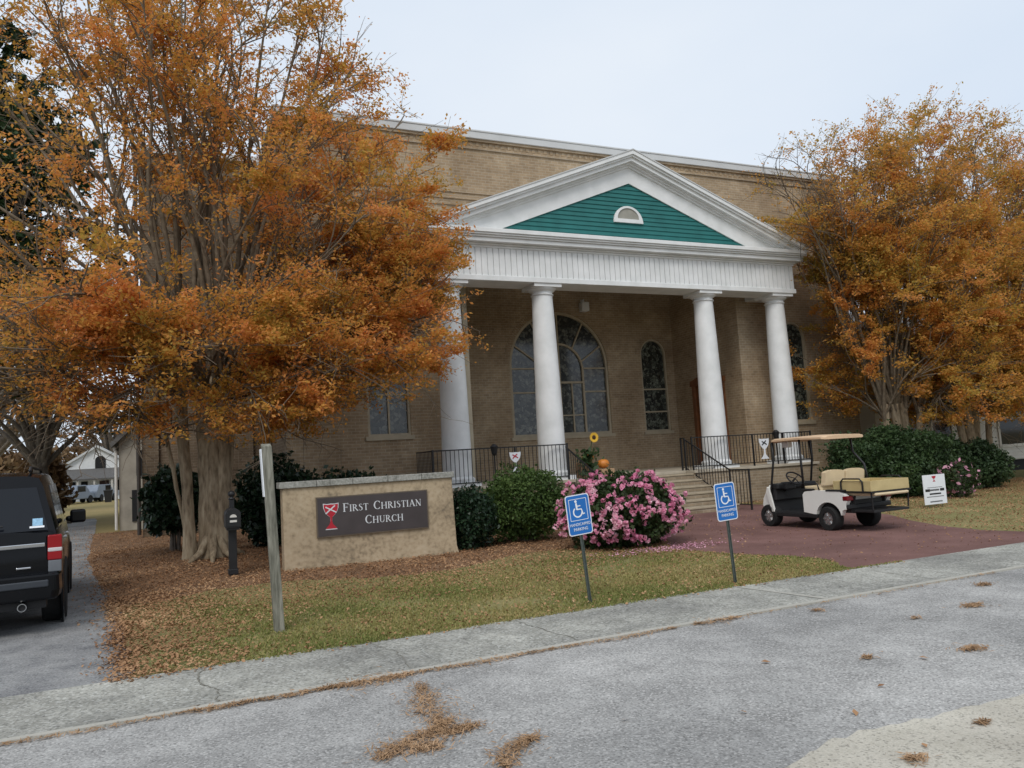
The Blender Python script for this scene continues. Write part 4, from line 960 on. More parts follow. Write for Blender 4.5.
a = MB(); loft(a, [[(x, y, z) for x, y, z in ((-.97*k, yy, .40), (.97*k, yy, .40), (.99*k, yy, .50), (.98*k, yy, .70), (-.98*k, yy, .70), (-.99*k, yy, .50))] for k, yy in ((.95, -.13), (1.0, -.08), (1.025, .20))]); bp = a.build('rear_bumper', M['black_paint'], T, bevel=.03, local=True); OFF[bp.name] = OFF[T.name]
a = MB(); a.box(-.88, .88, -.145, -.10, .55, .63); a.build('bumper_insert', M['bumpgrey'], bp, bevel=.012, local=True)
a = MB(); a.tube([(-.02, -.03, 1.2), (.06, .01, 1.24), (.42, .03, 1.27)], .012, 6); a.build('rear_wiper', M['plastic'], T, local=True)
a = MB(); a.box(-.85, .85, .0, .5, .30, .42); a.build('underbody', M['plastic'], T, local=True)
a = MB(); a.box(-.28, .28, -.014, .01, .76, .92); a.build('plate_recess', M['plastic'], T, local=True, bevel=.01)

# ================================================================ GOLF CART  (local: x right, y forward, origin mid rear axle)
T = thing('golf_cart', (11.88, 11.10, 0), 'cream golf cart with tan roof and wooden cargo bed on red paving', 'golf cart', rz=radians(1.5))
BW = .58
# rear body tub side profile (y,z)
a = MB()
side = [(-.42, .52), (-.46, .60), (-.42, .72), (-.30, .80), (.25, .82), (.55, .78), (.60, .72), (.60, .33), (.36, .30)]+[(.30*cos(t), .24+.32*sin(t)) for t in [radians(10+160*i/12) for i in range(13)]]+[(-.34, .40), (-.42, .42)]
a.extr([(p[0], p[1]) for p in side], (-BW, 0, 0), (0, 1, 0), (0, 0, 1), (.10, 0, 0)); a.extr([(p[0], p[1]) for p in side], (BW-.10, 0, 0), (0, 1, 0), (0, 0, 1), (.10, 0, 0))
a.box(-BW+.101, BW-.101, -.36, .58, .60, .78); a.build('rear_body', M['cream'], T, bevel=.025, local=True)
# front cowl
a = MB(); fr = [(1.55, .40), (1.52, .30), (1.72, .28), (1.98, .34), (2.06, .45), (2.0, .60), (1.80, .80), (1.62, .93), (1.56, .92), (1.62, .78), (1.56, .55)]
def cowl(x, k): return [(x, 1.55+(p[0]-1.55)*k, p[1]) for p in fr]
loft(a, [cowl(-.56, .80), cowl(-.50, .95), cowl(-.2, 1), cowl(.2, 1), cowl(.50, .95), cowl(.56, .80)]); a.build('front_cowl', M['cream'], T, bevel=.02, local=True)
for s_ in (-1, 1):
    a = MB(); a.extr([(1.40, .30), (1.52, .30), (1.72, .74), (1.66, .88), (1.58, .86)], (s_*.58-.02, 0, 0), (0, 1, 0), (0, 0, 1), (.04, 0, 0)); a.build('side_trim', M['cream'], T, bevel=.008, local=True)
a = MB(); a.box(-.54, .54, .59, 1.60, .27, .315); a.box(-.53, .53, 1.50, 1.56, .30, .62); a.box(-.57, -.54, .58, 1.56, .24, .32); a.box(.54, .57, .58, 1.56, .24, .32); a.build('floor', M['plastic'], T, bevel=.01, local=True)
a = MB(); a.box(-.53, .53, 1.40, 1.60, .55, .86); a.box(-.54, .54, 1.28, 1.66, .82, .95); a.box(-.40, -.14, 1.18, 1.40, .80, .98); a.build('dashboard', M['plastic'], T, bevel=.03, local=True)
a = MB(); a.box(-.52, .52, .30, .62, .34, .78); a.build('seat_base', M['plastic'], T, bevel=.02, local=True)
a = MB(); a.box(-.52, .52, .16, .66, .785, .90); a.build('seat', M['vinyl'], T, bevel=.045, local=True)
for (x0, x1) in ((-.54, 0.0), (0.0, .54)):
    a = MB(); n_ = 12; pts = []
    w = x1-x0; 
    pts = [(x0+.01, .0)]+[(x1-.01, .0)]+[(x0+w/2+(w/2-.01)*cos(t)**1 if abs(cos(t)) < 1 else x0+w/2+(w/2-.01)*cos(t), .22+.10*sin(t)**.6) for t in [pi*i/n_ for i in range(1, n_)]]
    a.extr(pts, (0, .06, .93), (1, 0, 0), (0, -.12, 1), (0, .10, 0)); a.build('backrest', M['vinyl'], T, bevel=.03, local=True)
a = MB(); a.tube([(-.56, .62, .82), (-.57, .60, .96), (-.57, .22, .96), (-.57, .18, .82)], .014, 8); a.build('hip_rail', M['iron'], T, local=True, smooth=True); a = MB(); a.tube([(.56, .62, .82), (.57, .60, .96), (.57, .22, .96), (.57, .18, .82)], .014, 8); a.build('hip_rail', M['iron'], T, local=True, smooth=True)
# steering
a = MB(); c = Vector((-.27, 1.06, 1.06)); nrm = Vector((0, -.75, .66)); ux = Vector((1, 0, 0)); uy = nrm.cross(ux)
rp = [c+ux*.19*cos(2*pi*i/28)+uy*.19*sin(2*pi*i/28) for i in range(29)]; a.tube(rp, .017, 8, cap=False)
for t in (pi/6, pi*5/6, pi*1.5): a.tube([c, c+ux*.165*cos(t)+uy*.165*sin(t)], .011, 6)
a.tube([c, (-.27, 1.45, .74)], .022, 8); a.build('steering_wheel', M['plastic'], T, smooth=True, local=True)
# roof + struts
a = MB(); pts = []
for (y, z) in ((.02, 1.755), (-.03, 1.735), (.05, 1.775), (.9, 1.80), (1.62, 1.775), (1.74, 1.735)): pass
loft(a, [[(x, y, z) for x, z in ((-w, zt-.045), (-w, zt-.01), (-w+.10, zt+.015), (0, zt+.03), (w-.10, zt+.015), (w, zt-.01), (w, zt-.045))] for y, zt, w in ((-.02, 1.765, .50), (.02, 1.775, .57), (.6, 1.79, .59), (1.3, 1.775, .58), (1.42, 1.75, .50))])
a.build('roof', M['canvas'], T, smooth=True, auto=30, local=True)
for s_ in (-1, 1):
    a = MB(); a.tube([(s_*.52, 1.36, 1.74), (s_*.54, 1.34, 1.35), (s_*.55, 1.42, .95), (s_*.55, 1.48, .66)], .022, 8); a.build('roof_strut', M['iron'], T, smooth=True, local=True)
    a = MB(); a.tube([(s_*.52, .30, 1.76), (s_*.54, .28, 1.45), (s_*.55, .05, 1.20), (s_*.55, -.02, .78)] if s_ > 0 else [(s_*.52, .62, 1.76), (s_*.54, .60, 1.3), (s_*.55, .58, .78)], .022, 8); a.build('roof_strut', M['iron'], T, smooth=True, local=True)
a = MB(); a.box(-.42, -.30, 1.02, 1.20, 1.60, 1.72); a.build('roof_speaker', M['offwhite'], T, bevel=.02, local=True)
# rear cargo bed of boards on a steel frame
a = MB(); by0, by1, bz = -.94, -.10, .80
a.box(-.50, .50, by0, by0+.035, bz, bz+.215); a.box(-.50, .50, by1-.035, by1, bz, bz+.215)
a.box(-.50, -.465, by0+.036, by1-.036, bz, bz+.215); a.box(.465, .50, by0+.036, by1-.036, bz, bz+.215)
for i in range(6): a.box(-.463+i*.155, -.463+i*.155+.15, by0+.037, by1-.037, bz+.01, bz+.03)
a.build('cargo_box', M['pine'], T, bevel=.004, local=True)
a = MB(); a.box(-.52, .52, by0-.02, by1+.02, bz-.03, bz-.002); a.tube([(-.52, -.30, .60), (-.52, -.30, 1.0), (-.52, -.36, 1.06), (-.52, -.72, 1.06), (-.52, -.78, 1.0), (-.52, -.78, bz-.02)], .016, 8)
a.tube([(.52, -.30, .60), (.52, -.30, 1.0), (.52, -.36, 1.06), (.52, -.72, 1.06), (.52, -.78, 1.0), (.52, -.78, bz-.02)], .016, 8)
for s_ in (-1, 1):
    a.tube([(s_*.40, -.42, .40), (s_*.40, -.50, bz-.03)], .022, 8); a.tube([(s_*.48, by0+.02, bz-.03), (s_*.46, by0+.03, .42)], .014, 8)
a.build('bed_frame', M['iron'], T, local=True)
a = MB(); a.box(-.44, .44, -.98, -.30, bz-.10, bz-.035); a.build('folded_cushion', M['vinyl'], T, bevel=.03, local=True)
a = MB(); a.box(-.46, .46, -.93, -.50, .36, .41); a.box(-.35, -.30, -.55, -.30, .34, .38); a.box(.30, .35, -.55, -.30, .34, .38); a.build('footrest', M['plastic'], T, bevel=.006, local=True)
for s_ in (-1, 1):
    a = MB(); a.box(*sorted((s_*.50, s_*.592)), -.40, .02, .795, .835); a.build('fender_trim', M['plastic'], T, bevel=.012, local=True)
    a = MB(); a.box(*sorted((s_*.50, s_*.586)), .28, 1.50, .225, .30); a.build('rocker_panel', M['plastic'], T, bevel=.01, local=True)
    a = MB(); a.box(*sorted((s_*.40, s_*.588)), .34, .62, .80, .85); a.build('side_cap', M['plastic'], T, bevel=.015, local=True)
a = MB(); a.box(-.46, .46, -.44, .3, .34, .60); a.build('chassis', M['plastic'], T, local=True)
a = MB(); a.box(-.57, .57, -.47, -.40, .42, .52); a.build('rear_bumper', M['plastic'], T, bevel=.02, local=True)
for s_ in (-1, 1):
    a = MB(); a.box(*sorted((s_*.42, s_*.588)), -.475, -.36, .60, .70); a.build('tail_lamp', M['cartlamp'], T, bevel=.015, local=True)
    for yy in (.02, 1.56): wheel(T, s_*.50, yy, .225, .20, s_, .55)

for ch in T.children:
    if ch.name.split('.')[0] in ('roof', 'roof_strut', 'roof_speaker', 'wheel', 'rim'): continue
    for v in ch.data.vertices:
        if v.co.z > .35: v.co.z = .35+(v.co.z-.35)*.87
        if v.co.y > 1.3: v.co.y = 1.3+(v.co.y-1.3)*.66
# ================================================================ PLANTS
def blob_pts(c, r, n, lump=.22, ls=1.1, shell=.5, zmin=.03, seed=0):
    P_ = []
    while len(P_) < n:
        d = Vector((random.gauss(0, 1), random.gauss(0, 1), random.gauss(0, 1))).normalized()
        k = 1+lump*noise.noise(Vector((d.x*ls*2+seed, d.y*ls*2, d.z*ls*2)))*1.6+.10*noise.noise(Vector((d.x*7+seed, d.y*7, d.z*7)))
        t = 1-(random.random()**1.6)*shell
        if noise.noise(Vector((d.x*5.5, d.y*5.5, d.z*5.5+seed))) > .33: t += random.random()*.20
        if noise.noise(Vector((d.x*3.2+9, d.y*3.2, d.z*3.2+seed))) < -.42 and random.random() < .8: continue
        p = (c[0]+d.x*r[0]*k*t, c[1]+d.y*r[1]*k*t, c[2]+d.z*r[2]*k*t)
        if p[2] < zmin: continue
        P_.append(p)
    return P_
def bush(name, c, r, n, size, m, lab, cat='bush', group=None, lump=.22, seed=0, aspect=1.6, shell=.5):
    T = thing(name, (c[0], c[1], 0), lab, cat, group)
    P_ = blob_pts(c, r, n, lump, seed=seed, shell=shell); leaves('foliage', P_, size, m, T, aspect=aspect)
    a = MB()
    for k in range(14):
        t = random.uniform(0, 2*pi); e = (c[0]+r[0]*.75*cos(t)*random.random(), c[1]+r[1]*.75*sin(t)*random.random(), c[2]+r[2]*random.uniform(.2, .75))
        a.tube([(c[0]+.1*cos(t), c[1]+.1*sin(t), -.05), ((c[0]*1.2+e[0]*.8)/2, (c[1]*1.2+e[1]*.8)/2, e[2]*.5), e], [.022, .014, .006], 5)
    a.build('stems', M['darkbark'], T); return T
bush('boxwood_bush', (5.30, 14.35, .58), (.50, .55, .64), 6500, .045, M['camellia'], 'dark green bush against the right end of the stucco sign wall', group='foundation shrubs', seed=1)
bush('yew_bush', (6.62, 14.6, .76), (.92, .75, .72), 16000, .042, M['yew'], 'light green clipped bush between the sign wall and the pink azalea', group='foundation shrubs', seed=2, lump=.2)
bush('holly_shrub', (3.1, 15.6, .8), (1.0, .55, .82), 6500, .07, M['camellia'], 'dark glossy shrub rising just behind the stucco sign wall', seed=3)
bush('camellia_shrub', (.0, 19.2, 1.2), (.62, .6, .72), 4800, .085, M['camellia'], 'dark glossy camellia at the church side left of the big trunk', seed=4, lump=.3)
bush('laurel_shrub', (2.15, 18.6, .95), (.9, .7, 1.0), 7000, .08, M['camellia'], 'dark glossy shrub between the big trunk and the stucco wall', seed=5, lump=.3)
bush('hedge_bush', (19.0, 15.9, .88), (2.45, 1.1, 1.02), 42000, .055, M['boxwood'], 'big dark green rounded hedge behind the golf cart', group='hedges right of the steps', seed=6, lump=.20)
bush('hedge_bush', (22.1, 15.8, .66), (.85, .9, .80), 14000, .055, M['evergreen'], 'smaller dark hedge at the right end beside the clapboard house', group='hedges right of the steps', seed=7, lump=.2)
T = bush('rose_bush', (18.9, 14.0, .42), (.55, .45, .5), 1500, .05, M['azleaf'], 'sparse small bush with a few pink blooms in front of the hedge', seed=8)
P = blob_pts((18.9, 14.0, .42), (.55, .45, .5), 60, seed=8, shell=.1); leaves('blossom', P, .085, M['petalfall'], T)
# azalea
T = bush('azalea_bush', (7.54, 12.35, .61), (1.06, .95, .70), 15000, .05, M['azleaf'], 'round azalea bush covered in pink flowers', seed=9, lump=.12, shell=.6)
P = []; Fc = blob_pts((7.54, 12.35, .61), (1.09, .98, .74), 900, lump=.12, seed=9, shell=.04, zmin=.12)
Dn = []
for f in Fc:
    d = Vector((f[0]-7.52, f[1]-12.35, (f[2]-.62)*1.3)).normalized()
    if noise.noise(Vector((f[0]*2.1, f[1]*2.1, f[2]*2.1))) < -.10: continue
    sz = random.uniform(.7, 1.15)
    for k in range(9):
        v = Vector((random.gauss(0, 1), random.gauss(0, 1), random.gauss(0, 1))).normalized(); v = (v+d*.9).normalized()
        P.append(Vector(f)+v*.042*sz)
P = [tuple(p) for p in P]; leaves('blossom', P, .058, M['petal'], T, aspect=1.1, fold=.15)
P = [(7.75+random.gauss(0, .55), 11.3+random.gauss(0, .2), .02+random.random()*.01) for _ in range(850)]
o = leaves('fallen_petals', P, .026, M['petalfall'], flat=3, aspect=1.2); props(o, 'pink petals fallen on the ground before the azalea', 'petals', kind='stuff')

# ---------------------------------------------------------------- trees
def interp(pts, t):
    x = t*(len(pts)-1); i = min(int(x), len(pts)-2); f = x-i; return pts[i]*(1-f)+pts[i+1]*f
def curve(a, d, b, n=8, wob=.12):
    """bezier from a leaving along d to b with wobble"""
    a, b, d = Vector(a), Vector(b), Vector(d); L_ = (b-a).length; c = a+d.normalized()*L_*.55; o_ = []
    w1 = Vector((random.gauss(0, 1), random.gauss(0, 1), random.gauss(0, .5)))*wob*L_*.12
    for i in range(n+1):
        t = i/n; p = a*(1-t)**2+c*2*t*(1-t)+b*t*t+w1*sin(pi*t*2)*t; o_.append(p)
    return o_
def crape(base, ends, lab, leafm, trunks, leaf_n, leaf_size, density, keep=lambda p: True, cat='tree', group=None, barkm='bark', z_fork=2.3, r0=.10, sec_n=(7, 11), sec_len=(1.4, 2.8), ter_n=(4, 7), name='crape_myrtle', droop=0):
    T = thing(name, base, lab, cat, group); bz_ = Vector(base)
    tk = MB(); fork = []
    for (x0, y0, x1, y1, zt, ra, rb_) in trunks:
        n_ = 18; P_ = []; Rr = []
        for i in range(n_+1):
            t = i/n_; z = -.15+t*(zt+.15)
            P_.append(bz_+Vector((x0+(x1-x0)*t+.03*noise.noise(Vector((z*1.7, x0*9, 0))), y0+(y1-y0)*t+.03*noise.noise(Vector((z*1.7, x0*9, 5))), z)))
            Rr.append((ra+(rb_-ra)*t)*(1+.10*noise.noise(Vector((z*2.6, x0*7, 1)))+.75*math.exp(-max(0, z)/.28)))
        tk.tube(P_, Rr, 26, fl=.075); fork.append((P_[-1], rb_, (P_[-1]-P_[-4]).normalized()))
    # root flares
    for k in range(7):
        t = 2*pi*k/7+random.uniform(-.3, .3); rr = max(q[5] for q in trunks)
        tk.tube([bz_+Vector((rr*.6*cos(t), rr*.6*sin(t), .55)), bz_+Vector((rr*1.7*cos(t), rr*1.7*sin(t), .22)), bz_+Vector((rr*3.4*cos(t), rr*3.4*sin(t), .04))], [rr*.40, rr*.36, rr*.14], 8)
    tk.build('trunk', M[barkm], T, smooth=True)
    lb = MB(); tw = MB(); Lp = []; Ld = []
    for e in ends:
        e = Vector(e); fk = min(fork, key=lambda q: (q[0]-e).length+random.uniform(0, .5))
        a_ = fk[0]-fk[2]*random.uniform(0, .5)+Vector((random.gauss(0, .05), random.gauss(0, .05), 0)); out = e-a_; h = Vector((out.x, out.y, 0))
        d0 = Vector((0, 0, 1))*1.0+h.normalized()*min(1.6, h.length/max(1, out.z))*.7
        L_ = out.length; cv = curve(a_, d0, e, 12, .5); rs = [max(.008, (r0*(L_/9)**.6)*(1-i/12)**.9+.008) for i in range(13)]; lb.tube(cv, rs, 7, cap=False)
        for k in range(random.randint(*sec_n)):
            t = random.uniform(.28, 1.0)**.8; p = interp(cv, t); tan = (interp(cv, min(1, t+.05))-interp(cv, max(0, t-.05))).normalized()
            side_ = Vector((random.gauss(0, 1), random.gauss(0, 1), random.gauss(0, .4)+.15-droop)); side_ -= tan*side_.dot(tan); side_.normalize()
            dd = (tan*random.uniform(.4, 1.0)+side_*random.uniform(.5, 1.0)).normalized(); l2 = random.uniform(*sec_len)*(1.1-.5*t)
            e2 = p+dd*l2+Vector((0, 0, -droop*l2*.3))
            if not keep(e2): continue
            c2 = curve(p, tan+dd, e2, 6, .5); tw.tube(c2, [.016-.0018*i for i in range(7)], 4, cap=False)
            for k3 in range(random.randint(*ter_n)):
                t3 = random.uniform(.25, 1); p3 = interp(c2, t3); s3 = Vector((random.gauss(0, 1), random.gauss(0, 1), random.gauss(0, .6)+.2-droop)).normalized()
                d3 = (dd*.6+s3*.8).normalized(); l3 = random.uniform(.35, .85); e3 = p3+d3*l3
                if not keep(e3): continue
                c3 = curve(p3, d3, e3, 3, .5)
                tw.tube(c3, [.0065, .005, .0042, .003], 3, cap=False)
                dn_ = density(e3)
                if dn_ <= 0: continue
                cnt = int(leaf_n*dn_*random.uniform(.5, 1.5))
                for q in range(cnt):
                    u = random.uniform(.2, 1.08); pp = interp(c3, min(1, u)); sg = .085
                    Lp.append((pp.x+random.gauss(0, sg), pp.y+random.gauss(0, sg), pp.z+random.gauss(0, sg*.6)))
    lb.build('limbs', M['limb' if barkm == 'bark' else barkm], T, smooth=True); tw.build('twigs', M['twig'], T, smooth=True)
    print(name, 'leaves', len(Lp), 'twig faces', len(tw.f))
    leaves('crown', Lp, leaf_size, leafm, T, aspect=1.9, flat=.4)
    return T
def dome_ends(c, rx, ry, z0, z1, n, pw=.75, lo=0.0):
    """limb end points spread through a dome shaped crown"""
    o_ = []; ga = pi*(3-sqrt(5))
    for i in range(n):
        f = (i+.5)/n; t = i*ga+random.uniform(-.25, .25); rad = (lo+(1-lo)*f)**.6
        z = z0+(z1-z0)*(1-rad**2.6)**.8*random.uniform(.85, 1.05)+(0 if rad < .95 else random.uniform(0, .8))
        o_.append((c[0]+rx*rad*cos(t), c[1]+ry*rad*sin(t), z))
    return o_
def densA(p):
    x, y, z = p
    d = .75
    if z > 5 and x < 3.2: d = .50+.02*x
    if z > 8.5: d = .62
    if z > 10.5: d = .60
    if x > 3.3 and z < 9: d = 1.0
    if z < 4.8: d = .95
    if z < (2.35 if abs(x-.8) < 2.2 else 2.9): d = 0
    if z < 3.6 and x > 2.6: d *= .5
    if z < 4.2 and -1.4 < x < -.2 and y > 16: d = .5
    if x < -1.3 and (6.6 < z < 8.0): d *= .3
    if x < -1.3 and z < 4.9: d *= .3
    if x < -2.2 and z > 8.6: d *= .3
    if x < -2.6: d *= .55
    d *= min(1.9, max(.06, .62+2.6*noise.noise(Vector((x*.85, y*.85, z*1.25)))))
    return max(0, d)
def keepA(p):
    z = p[2]; lim = 6.95 if z < 4.8 else (6.15 if z < 8 else 6.25-.12*(z-8))
    return p[0] < lim*(.55+.45*p[1]/16) and p[1] < 19.6
endsA = dome_ends((.4, 16.2), 5.6, 3.2, 4.4, 13.2, 50)
# low spreading skirt
for k in range(18):
    t = 2*pi*k/18+random.uniform(-.1, .1); rr = random.uniform(.55, 1.0)
    endsA.append((.6+5.4*rr*cos(t), 16.0+2.7*rr*sin(t), random.uniform(3.5, 5.4)))
for k in range(16): endsA.append((random.uniform(3.0, 5.9), random.uniform(14.6, 17.8), random.uniform(3.5, 9.5)))
for k in range(26):
    t = random.uniform(pi*.85, pi*2.15); rr = random.uniform(.7, 3.0); endsA.append((.7+rr*cos(t), 16.0+rr*.7*sin(t), random.uniform(2.7, 4.2)))
endsA = [q for q in endsA if keepA((q[0]+.25, q[1], q[2]))]
crape((.70, 16.25, .05), endsA, 'large orange crape myrtle with pale smooth trunks beside the sign wall', M['leafA'],
      [(0, 0, .02, .05, 3.6, .20, .18), (.13, -.04, .20, .0, 3.6, .15, .13), (-.12, .04, -.14, .1, 3.5, .13, .12), (-.40, .05, -.56, .15, 3.6, .10, .10), (.20, .10, .46, .2, 3.6, .055, .05), (-.36, .12, -.85, .2, 2.7, .04, .035)],
      80, .041, densA, keep=keepA, group='autumn crape myrtles', r0=.056, sec_n=(9, 13))
def densB(p):
    x, y, z = p
    d = 1.1 if z < 6.5 else (.75 if z < 9 else .42)
    if x < 19.6 and z < 8: d = 1.5
    if x < 19 and z > 8.8: d = .16
    if z < 1.9: d = 0
    d *= min(1.9, max(.10, .75+2.2*noise.noise(Vector((x*.8, y*.8, z*1.1+7)))))
    return max(0, d)
def keepB(p):
    return p[0] > ((18.3 if p[2] < 8 else 16.5) if p[2] > 3.4 else 18.6) and p[1] < 19.7
for (bx_, by_, rx, top, n_, lab) in ((20.8, 17.2, 5.0, 12.2, 56, 'golden crape myrtle nearest the church right corner'), (24.4, 17.4, 5.2, 13.0, 46, 'taller golden crape myrtle behind the small hedge'), (28.6, 17.2, 5.0, 13.1, 40, 'golden crape myrtle at the right edge before the clapboard house')):
    e = dome_ends((bx_, by_), rx*.85, 2.5, 3.2, top-.6, n_)
    if bx_ < 21:
        for k in range(9): e.append((random.uniform(16.6, 18.6), random.uniform(16.2, 18.2), random.uniform(9.0, 10.8)))
    for k in range(18):
        t = 2*pi*k/18; rr = random.uniform(.4, 1); e.append((bx_+rx*.85*rr*cos(t), by_+2.3*rr*sin(t), random.uniform(2.4, 4.4)))
    e = [q for q in e if q[2] > 8 or keepB((q[0]-.5, q[1], q[2]))]
    crape((bx_, by_, 0), e, lab, M['leafB'], [(0, 0, -.1, 0, 2.7, .17, .13), (.28, .05, .4, .1, 2.8, .15, .12), (-.28, .05, -.55, 0, 2.7, .13, .11), (.5, -.1, .9, -.1, 2.6, .11, .09)], 74, .045, densB, keep=keepB, group='autumn crape myrtles', r0=.052, barkm='bark', sec_n=(9, 12))

# far left : dark evergreen, bare oak, woods
def densE(p): return max(0, .4+2.0*(noise.noise(Vector((p[0]*.4, p[1]*.4, p[2]*.4)))+.35))
e = dome_ends((-7.0, 33), 5.4, 5, 4.4, 18.0, 60)
crape((-7.0, 33, 0), e, 'tall dark evergreen tree at the left edge', M['evergreen'], [(0, 0, .1, 0, 5.5, .45, .32), (.1, .1, .3, .2, 5.0, .3, .25)], 48, .13, densE, group=None, r0=.16, barkm='darkbark', sec_n=(7, 10), sec_len=(2, 4), ter_n=(4, 6), name='evergreen_tree')
def bare(base, h, r, n, lab, seed=0, dens=.12, name='bare_tree', m='leafbrown', grp='bare trees down the lane'):
    n += 6; e = dome_ends((base[0], base[1]), r, r*.8, h*.42, h, n)
    crape(base, e, lab, M[m], [(0, 0, .1, 0, h*.25, h*.035, h*.024)], 4, .16, lambda p: dens, group=grp, r0=.016*h, barkm='darkbark', sec_n=(5, 8), sec_len=(h*.12, h*.22), ter_n=(3, 5), name=name)
bare((-5.5, 40, 0), 11, 4.2, 18, 'large bare grey tree behind the suv', dens=.6)
bare((-11, 58, 0), 13, 6, 14, 'brown leaved tree beyond the bare grey tree', dens=2.5)
bare((-7, 108, 0), 14, 8, 30, 'bare tree behind the distant white house', dens=2.2)
bare((-15, 80, 0), 15, 8, 14, 'far brown tree at the left edge of the lane', dens=3)
# low orange-green shrub beside the bare trunk
bush('roadside_shrub', (-5.9, 44, 1.6), (1.1, 1.1, 1.9), 2500, .22, M['leafbrown'], 'brown green shrub at the foot of the bare grey tree', seed=12)
P = []
for k in range(34):
    ang = radians(random.uniform(-45, 55)); d = random.uniform(135, 230); cx, cy = d*sin(ang), d*cos(ang); h = random.uniform(5, 9); rx = random.uniform(4, 8)
    P += blob_pts((cx, cy, h*.5), (rx, rx, h*.62), 1100, .3, seed=k, shell=.8)
for k in range(10):
    cx = random.uniform(-30, -10); cy = random.uniform(105, 130); P += blob_pts((cx, cy, 3), (5, 4, 4.2), 1500, .3, seed=k+50, shell=.8)
o = leaves('far_woods', P, .55, M['leafbrown']); props(o, 'brown and green woods along the horizon', 'woods', kind='stuff')

# ================================================================ DISTANT WHITE HOUSE, VEHICLES
hy = 92
T = thing('white_house', (-8, hy, 0), 'distant white two storey house with grey porch roof', 'house')
def px(x): return x
a = MB(); a.extr([(-11.4, 0), (-3.6, 0), (-3.6, 3.2), (-7.3, 5.5), (-11.4, 3.0)], (0, hy, 0), (1, 0, 0), (0, 0, 1), (0, 8, 0)); a.box(-12, -3.4, hy-2, hy, 0, .35)
a.build('wall', M['white'], T)
a = MB(); a.add([(-10.6, hy-2.4, 2.25), (-3.2, hy-2.4, 2.25), (-3.2, hy, 3.3), (-10.6, hy, 3.3), (-10.6, hy-2.4, 2.1), (-3.2, hy-2.4, 2.1)], [(0, 1, 2, 3), (0, 1, 5, 4), (4, 5, 2, 3)]); a.build('porch_roof', M['roofgrey'], T)
a = MB()
for s_ in (-1, 1): a.extr([(-7.3, 5.5), (-7.3, 5.75), (-7.3+s_*3.9, 3.35), (-7.3+s_*3.9, 3.1)], (0, hy-.3, 0), (1, 0, 0), (0, 0, 1), (0, 8.5, 0))
a.build('roof', M['coping'], T)
for x in (-9.6, -8.5, -5.2, -4.2): a = MB(); a.box(x-.3, x+.3, hy-.04, hy-.003, .9, 2.0); a.build('window', M['dark'], T)
a = MB(); a.extr(arch_pts(-7.0, .5, 3.3, 4.1, 10), (0, hy-.05, 0), (1, 0, 0), (0, 0, 1), (0, .04, 0)); a.build('window', M['dark'], T)
a = MB(); a.box(-7.1, -6.2, hy-.05, hy-.003, .35, 2.0); a.build('door', mat('dark_red_door', (.06, .03, .028), .6), T)
for x in (-10.3, -8.9, -7.4, -5.8, -4.4): a = MB(); a.box(x-.08, x+.08, hy-2.3, hy-2.14, .3, 2.1); a.build('porch_post', M['offwhite'], T)
def smallcar(name, x, y, L_, H_, m, lab, pickup=False, rz=0):
    T = thing(name, (x, y, 0), lab, 'truck' if pickup else 'car', 'vehicles parked before the distant house', rz=rz)
    if pickup: pr = [(-L_/2, .4), (L_/2, .4), (L_/2, .85), (L_/2-.9, 1.0), (L_/2-1.5, H_), (L_/2-2.8, H_), (L_/2-3.0, 1.0), (-L_/2, .98)]
    else: pr = [(-L_/2, .4), (L_/2, .4), (L_/2, .85), (L_/2-1.0, 1.0), (L_/2-1.7, H_), (-L_/2+.4, H_), (-L_/2, 1.0)]
    a = MB(); a.extr(pr, (0, -.9, 0), (1, 0, 0), (0, 0, 1), (0, 1.8, 0)); a.build('body', m, T, local=True, bevel=.06)
    a = MB(); a.box(L_/2-2.7, L_/2-1.6, -.91, .91, 1.05, H_-.1); a.build('side_window', M['carglass'], T, local=True)
    for xx in (-L_/2+.9, L_/2-.9):
        for s_ in (-1, 1):
            w_ = MB(); w_.lathe([(.1, -.12), (.34, -.12), (.36, 0), (.34, .12), (.1, .12)], (xx, s_*.82, .36), 16, 'y'); w_.build('wheel', M['rubber'], T, local=True, smooth=True, auto=30)
smallcar('pickup_truck', -8.6, 80, 5.2, 1.65, M['silver'], 'silver pickup truck parked before the distant white house', True, radians(62))
smallcar('parked_car', -6.6, 84, 4.4, 1.6, M['silver'], 'grey car parked right of the distant pickup truck', False, radians(70))
T = thing('trash_bin', (-5.2, 76, 0), 'dark wheeled trash bin on the far lawn', 'bin')
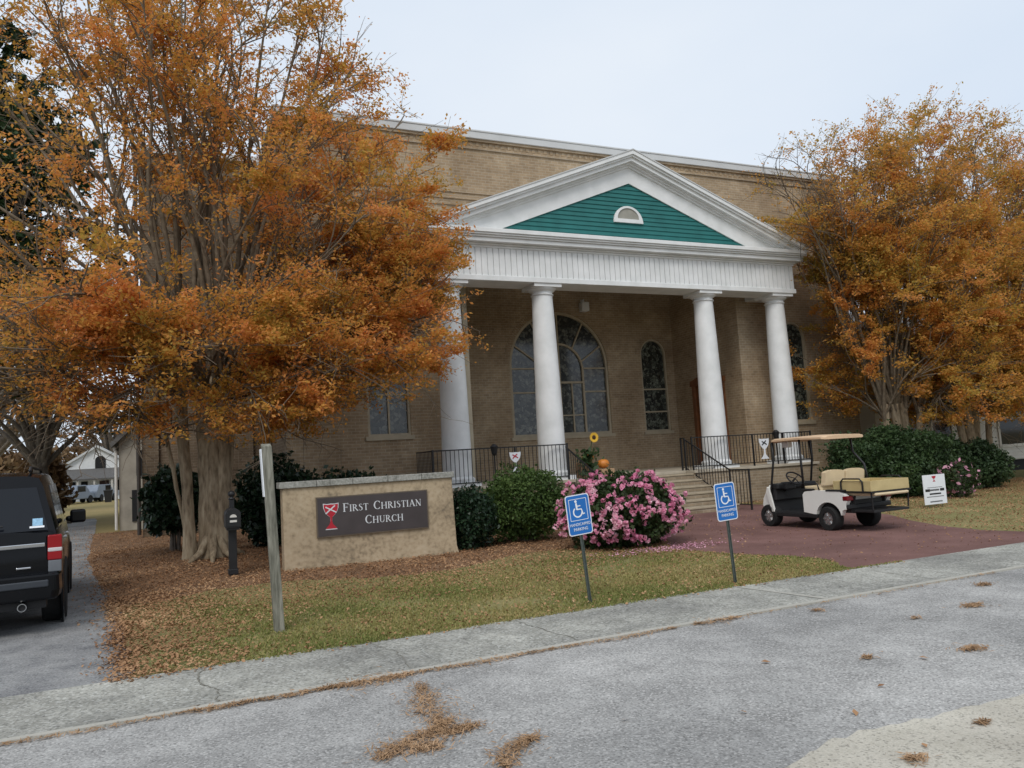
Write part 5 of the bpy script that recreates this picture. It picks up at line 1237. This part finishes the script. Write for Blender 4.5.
a = MB(); loft(a, [[(-5.2+sx*k, 76+sy*k, z) for sx, sy in ((-1, -1), (1, -1), (1, 1), (-1, 1))] for k, z in ((.24, 0.05), (.33, 1.0), (.36, 1.02), (.35, 1.10))]); a.build('body', M['plastic'], T)

# ================================================================ CLAPBOARD HOUSE AT RIGHT
T = thing('clapboard_house', (32, 21, 0), 'cream clapboard house at the right edge behind the trees', 'house')
hx0, hx1, hy0 = 24.2, 46, 21.0
wins = [(25.5, 26.6), (27.2, 28.3), (31.15, 33.2), (36, 37.2), (40, 41.2)]
a = MB(); z = .5
a.box(hx0+.05, hx1, hy0+.03, hy0+9, .45, 4.6)
while z < 4.55:
    xs = hx0; segs = []
    for w0, w1 in wins:
        if 1.05 < z+.07 and z < 3.35: segs.append((xs, w0)); xs = w1
    segs.append((xs, hx1))
    for s0, s1 in segs:
        a.add([(s0, hy0-.012, z), (s1, hy0-.012, z), (s1, hy0+.02, z+.13), (s0, hy0+.02, z+.13), (s0, hy0+.03, z), (s1, hy0+.03, z)], [(0, 1, 2, 3), (0, 4, 5, 1)])
    z += .13
a.build('wall', M['siding'], T)
a = MB(); a.box(hx0+.15, hx1, hy0+.15, hy0+9, -.1, .46); a.build('foundation', M['dark'], T)
for w0, w1 in wins:
    a = MB(); a.box(w0-.09, w0+.02, hy0-.04, hy0+.026, 1.0, 3.4); a.box(w1-.02, w1+.09, hy0-.04, hy0+.026, 1.0, 3.4); a.box(w0+.021, w1-.021, hy0-.05, hy0+.024, .98, 1.10); a.box(w0+.021, w1-.021, hy0-.04, hy0+.024, 3.3, 3.42); a.box(w0+.021, w1-.021, hy0-.02, hy0+.024, 2.15, 2.22)
    w_ = a.build('window', M['siding'], T); a = MB(); a.box(w0+.02, w1-.02, hy0-.008, hy0+.022, 1.1, 3.3); a.build('pane', M['carglass'], w_)
a = MB(); a.extr([(hy0-.6, 4.5), (hy0+4.5, 7.4), (hy0+9.6, 4.5), (hy0+9.6, 4.35), (hy0+4.5, 7.2), (hy0-.6, 4.3)], (hx0-.4, 0, 0), (0, 1, 0), (0, 0, 1), (hx1-hx0+.8, 0, 0)); a.build('roof', M['roofgrey'], T)
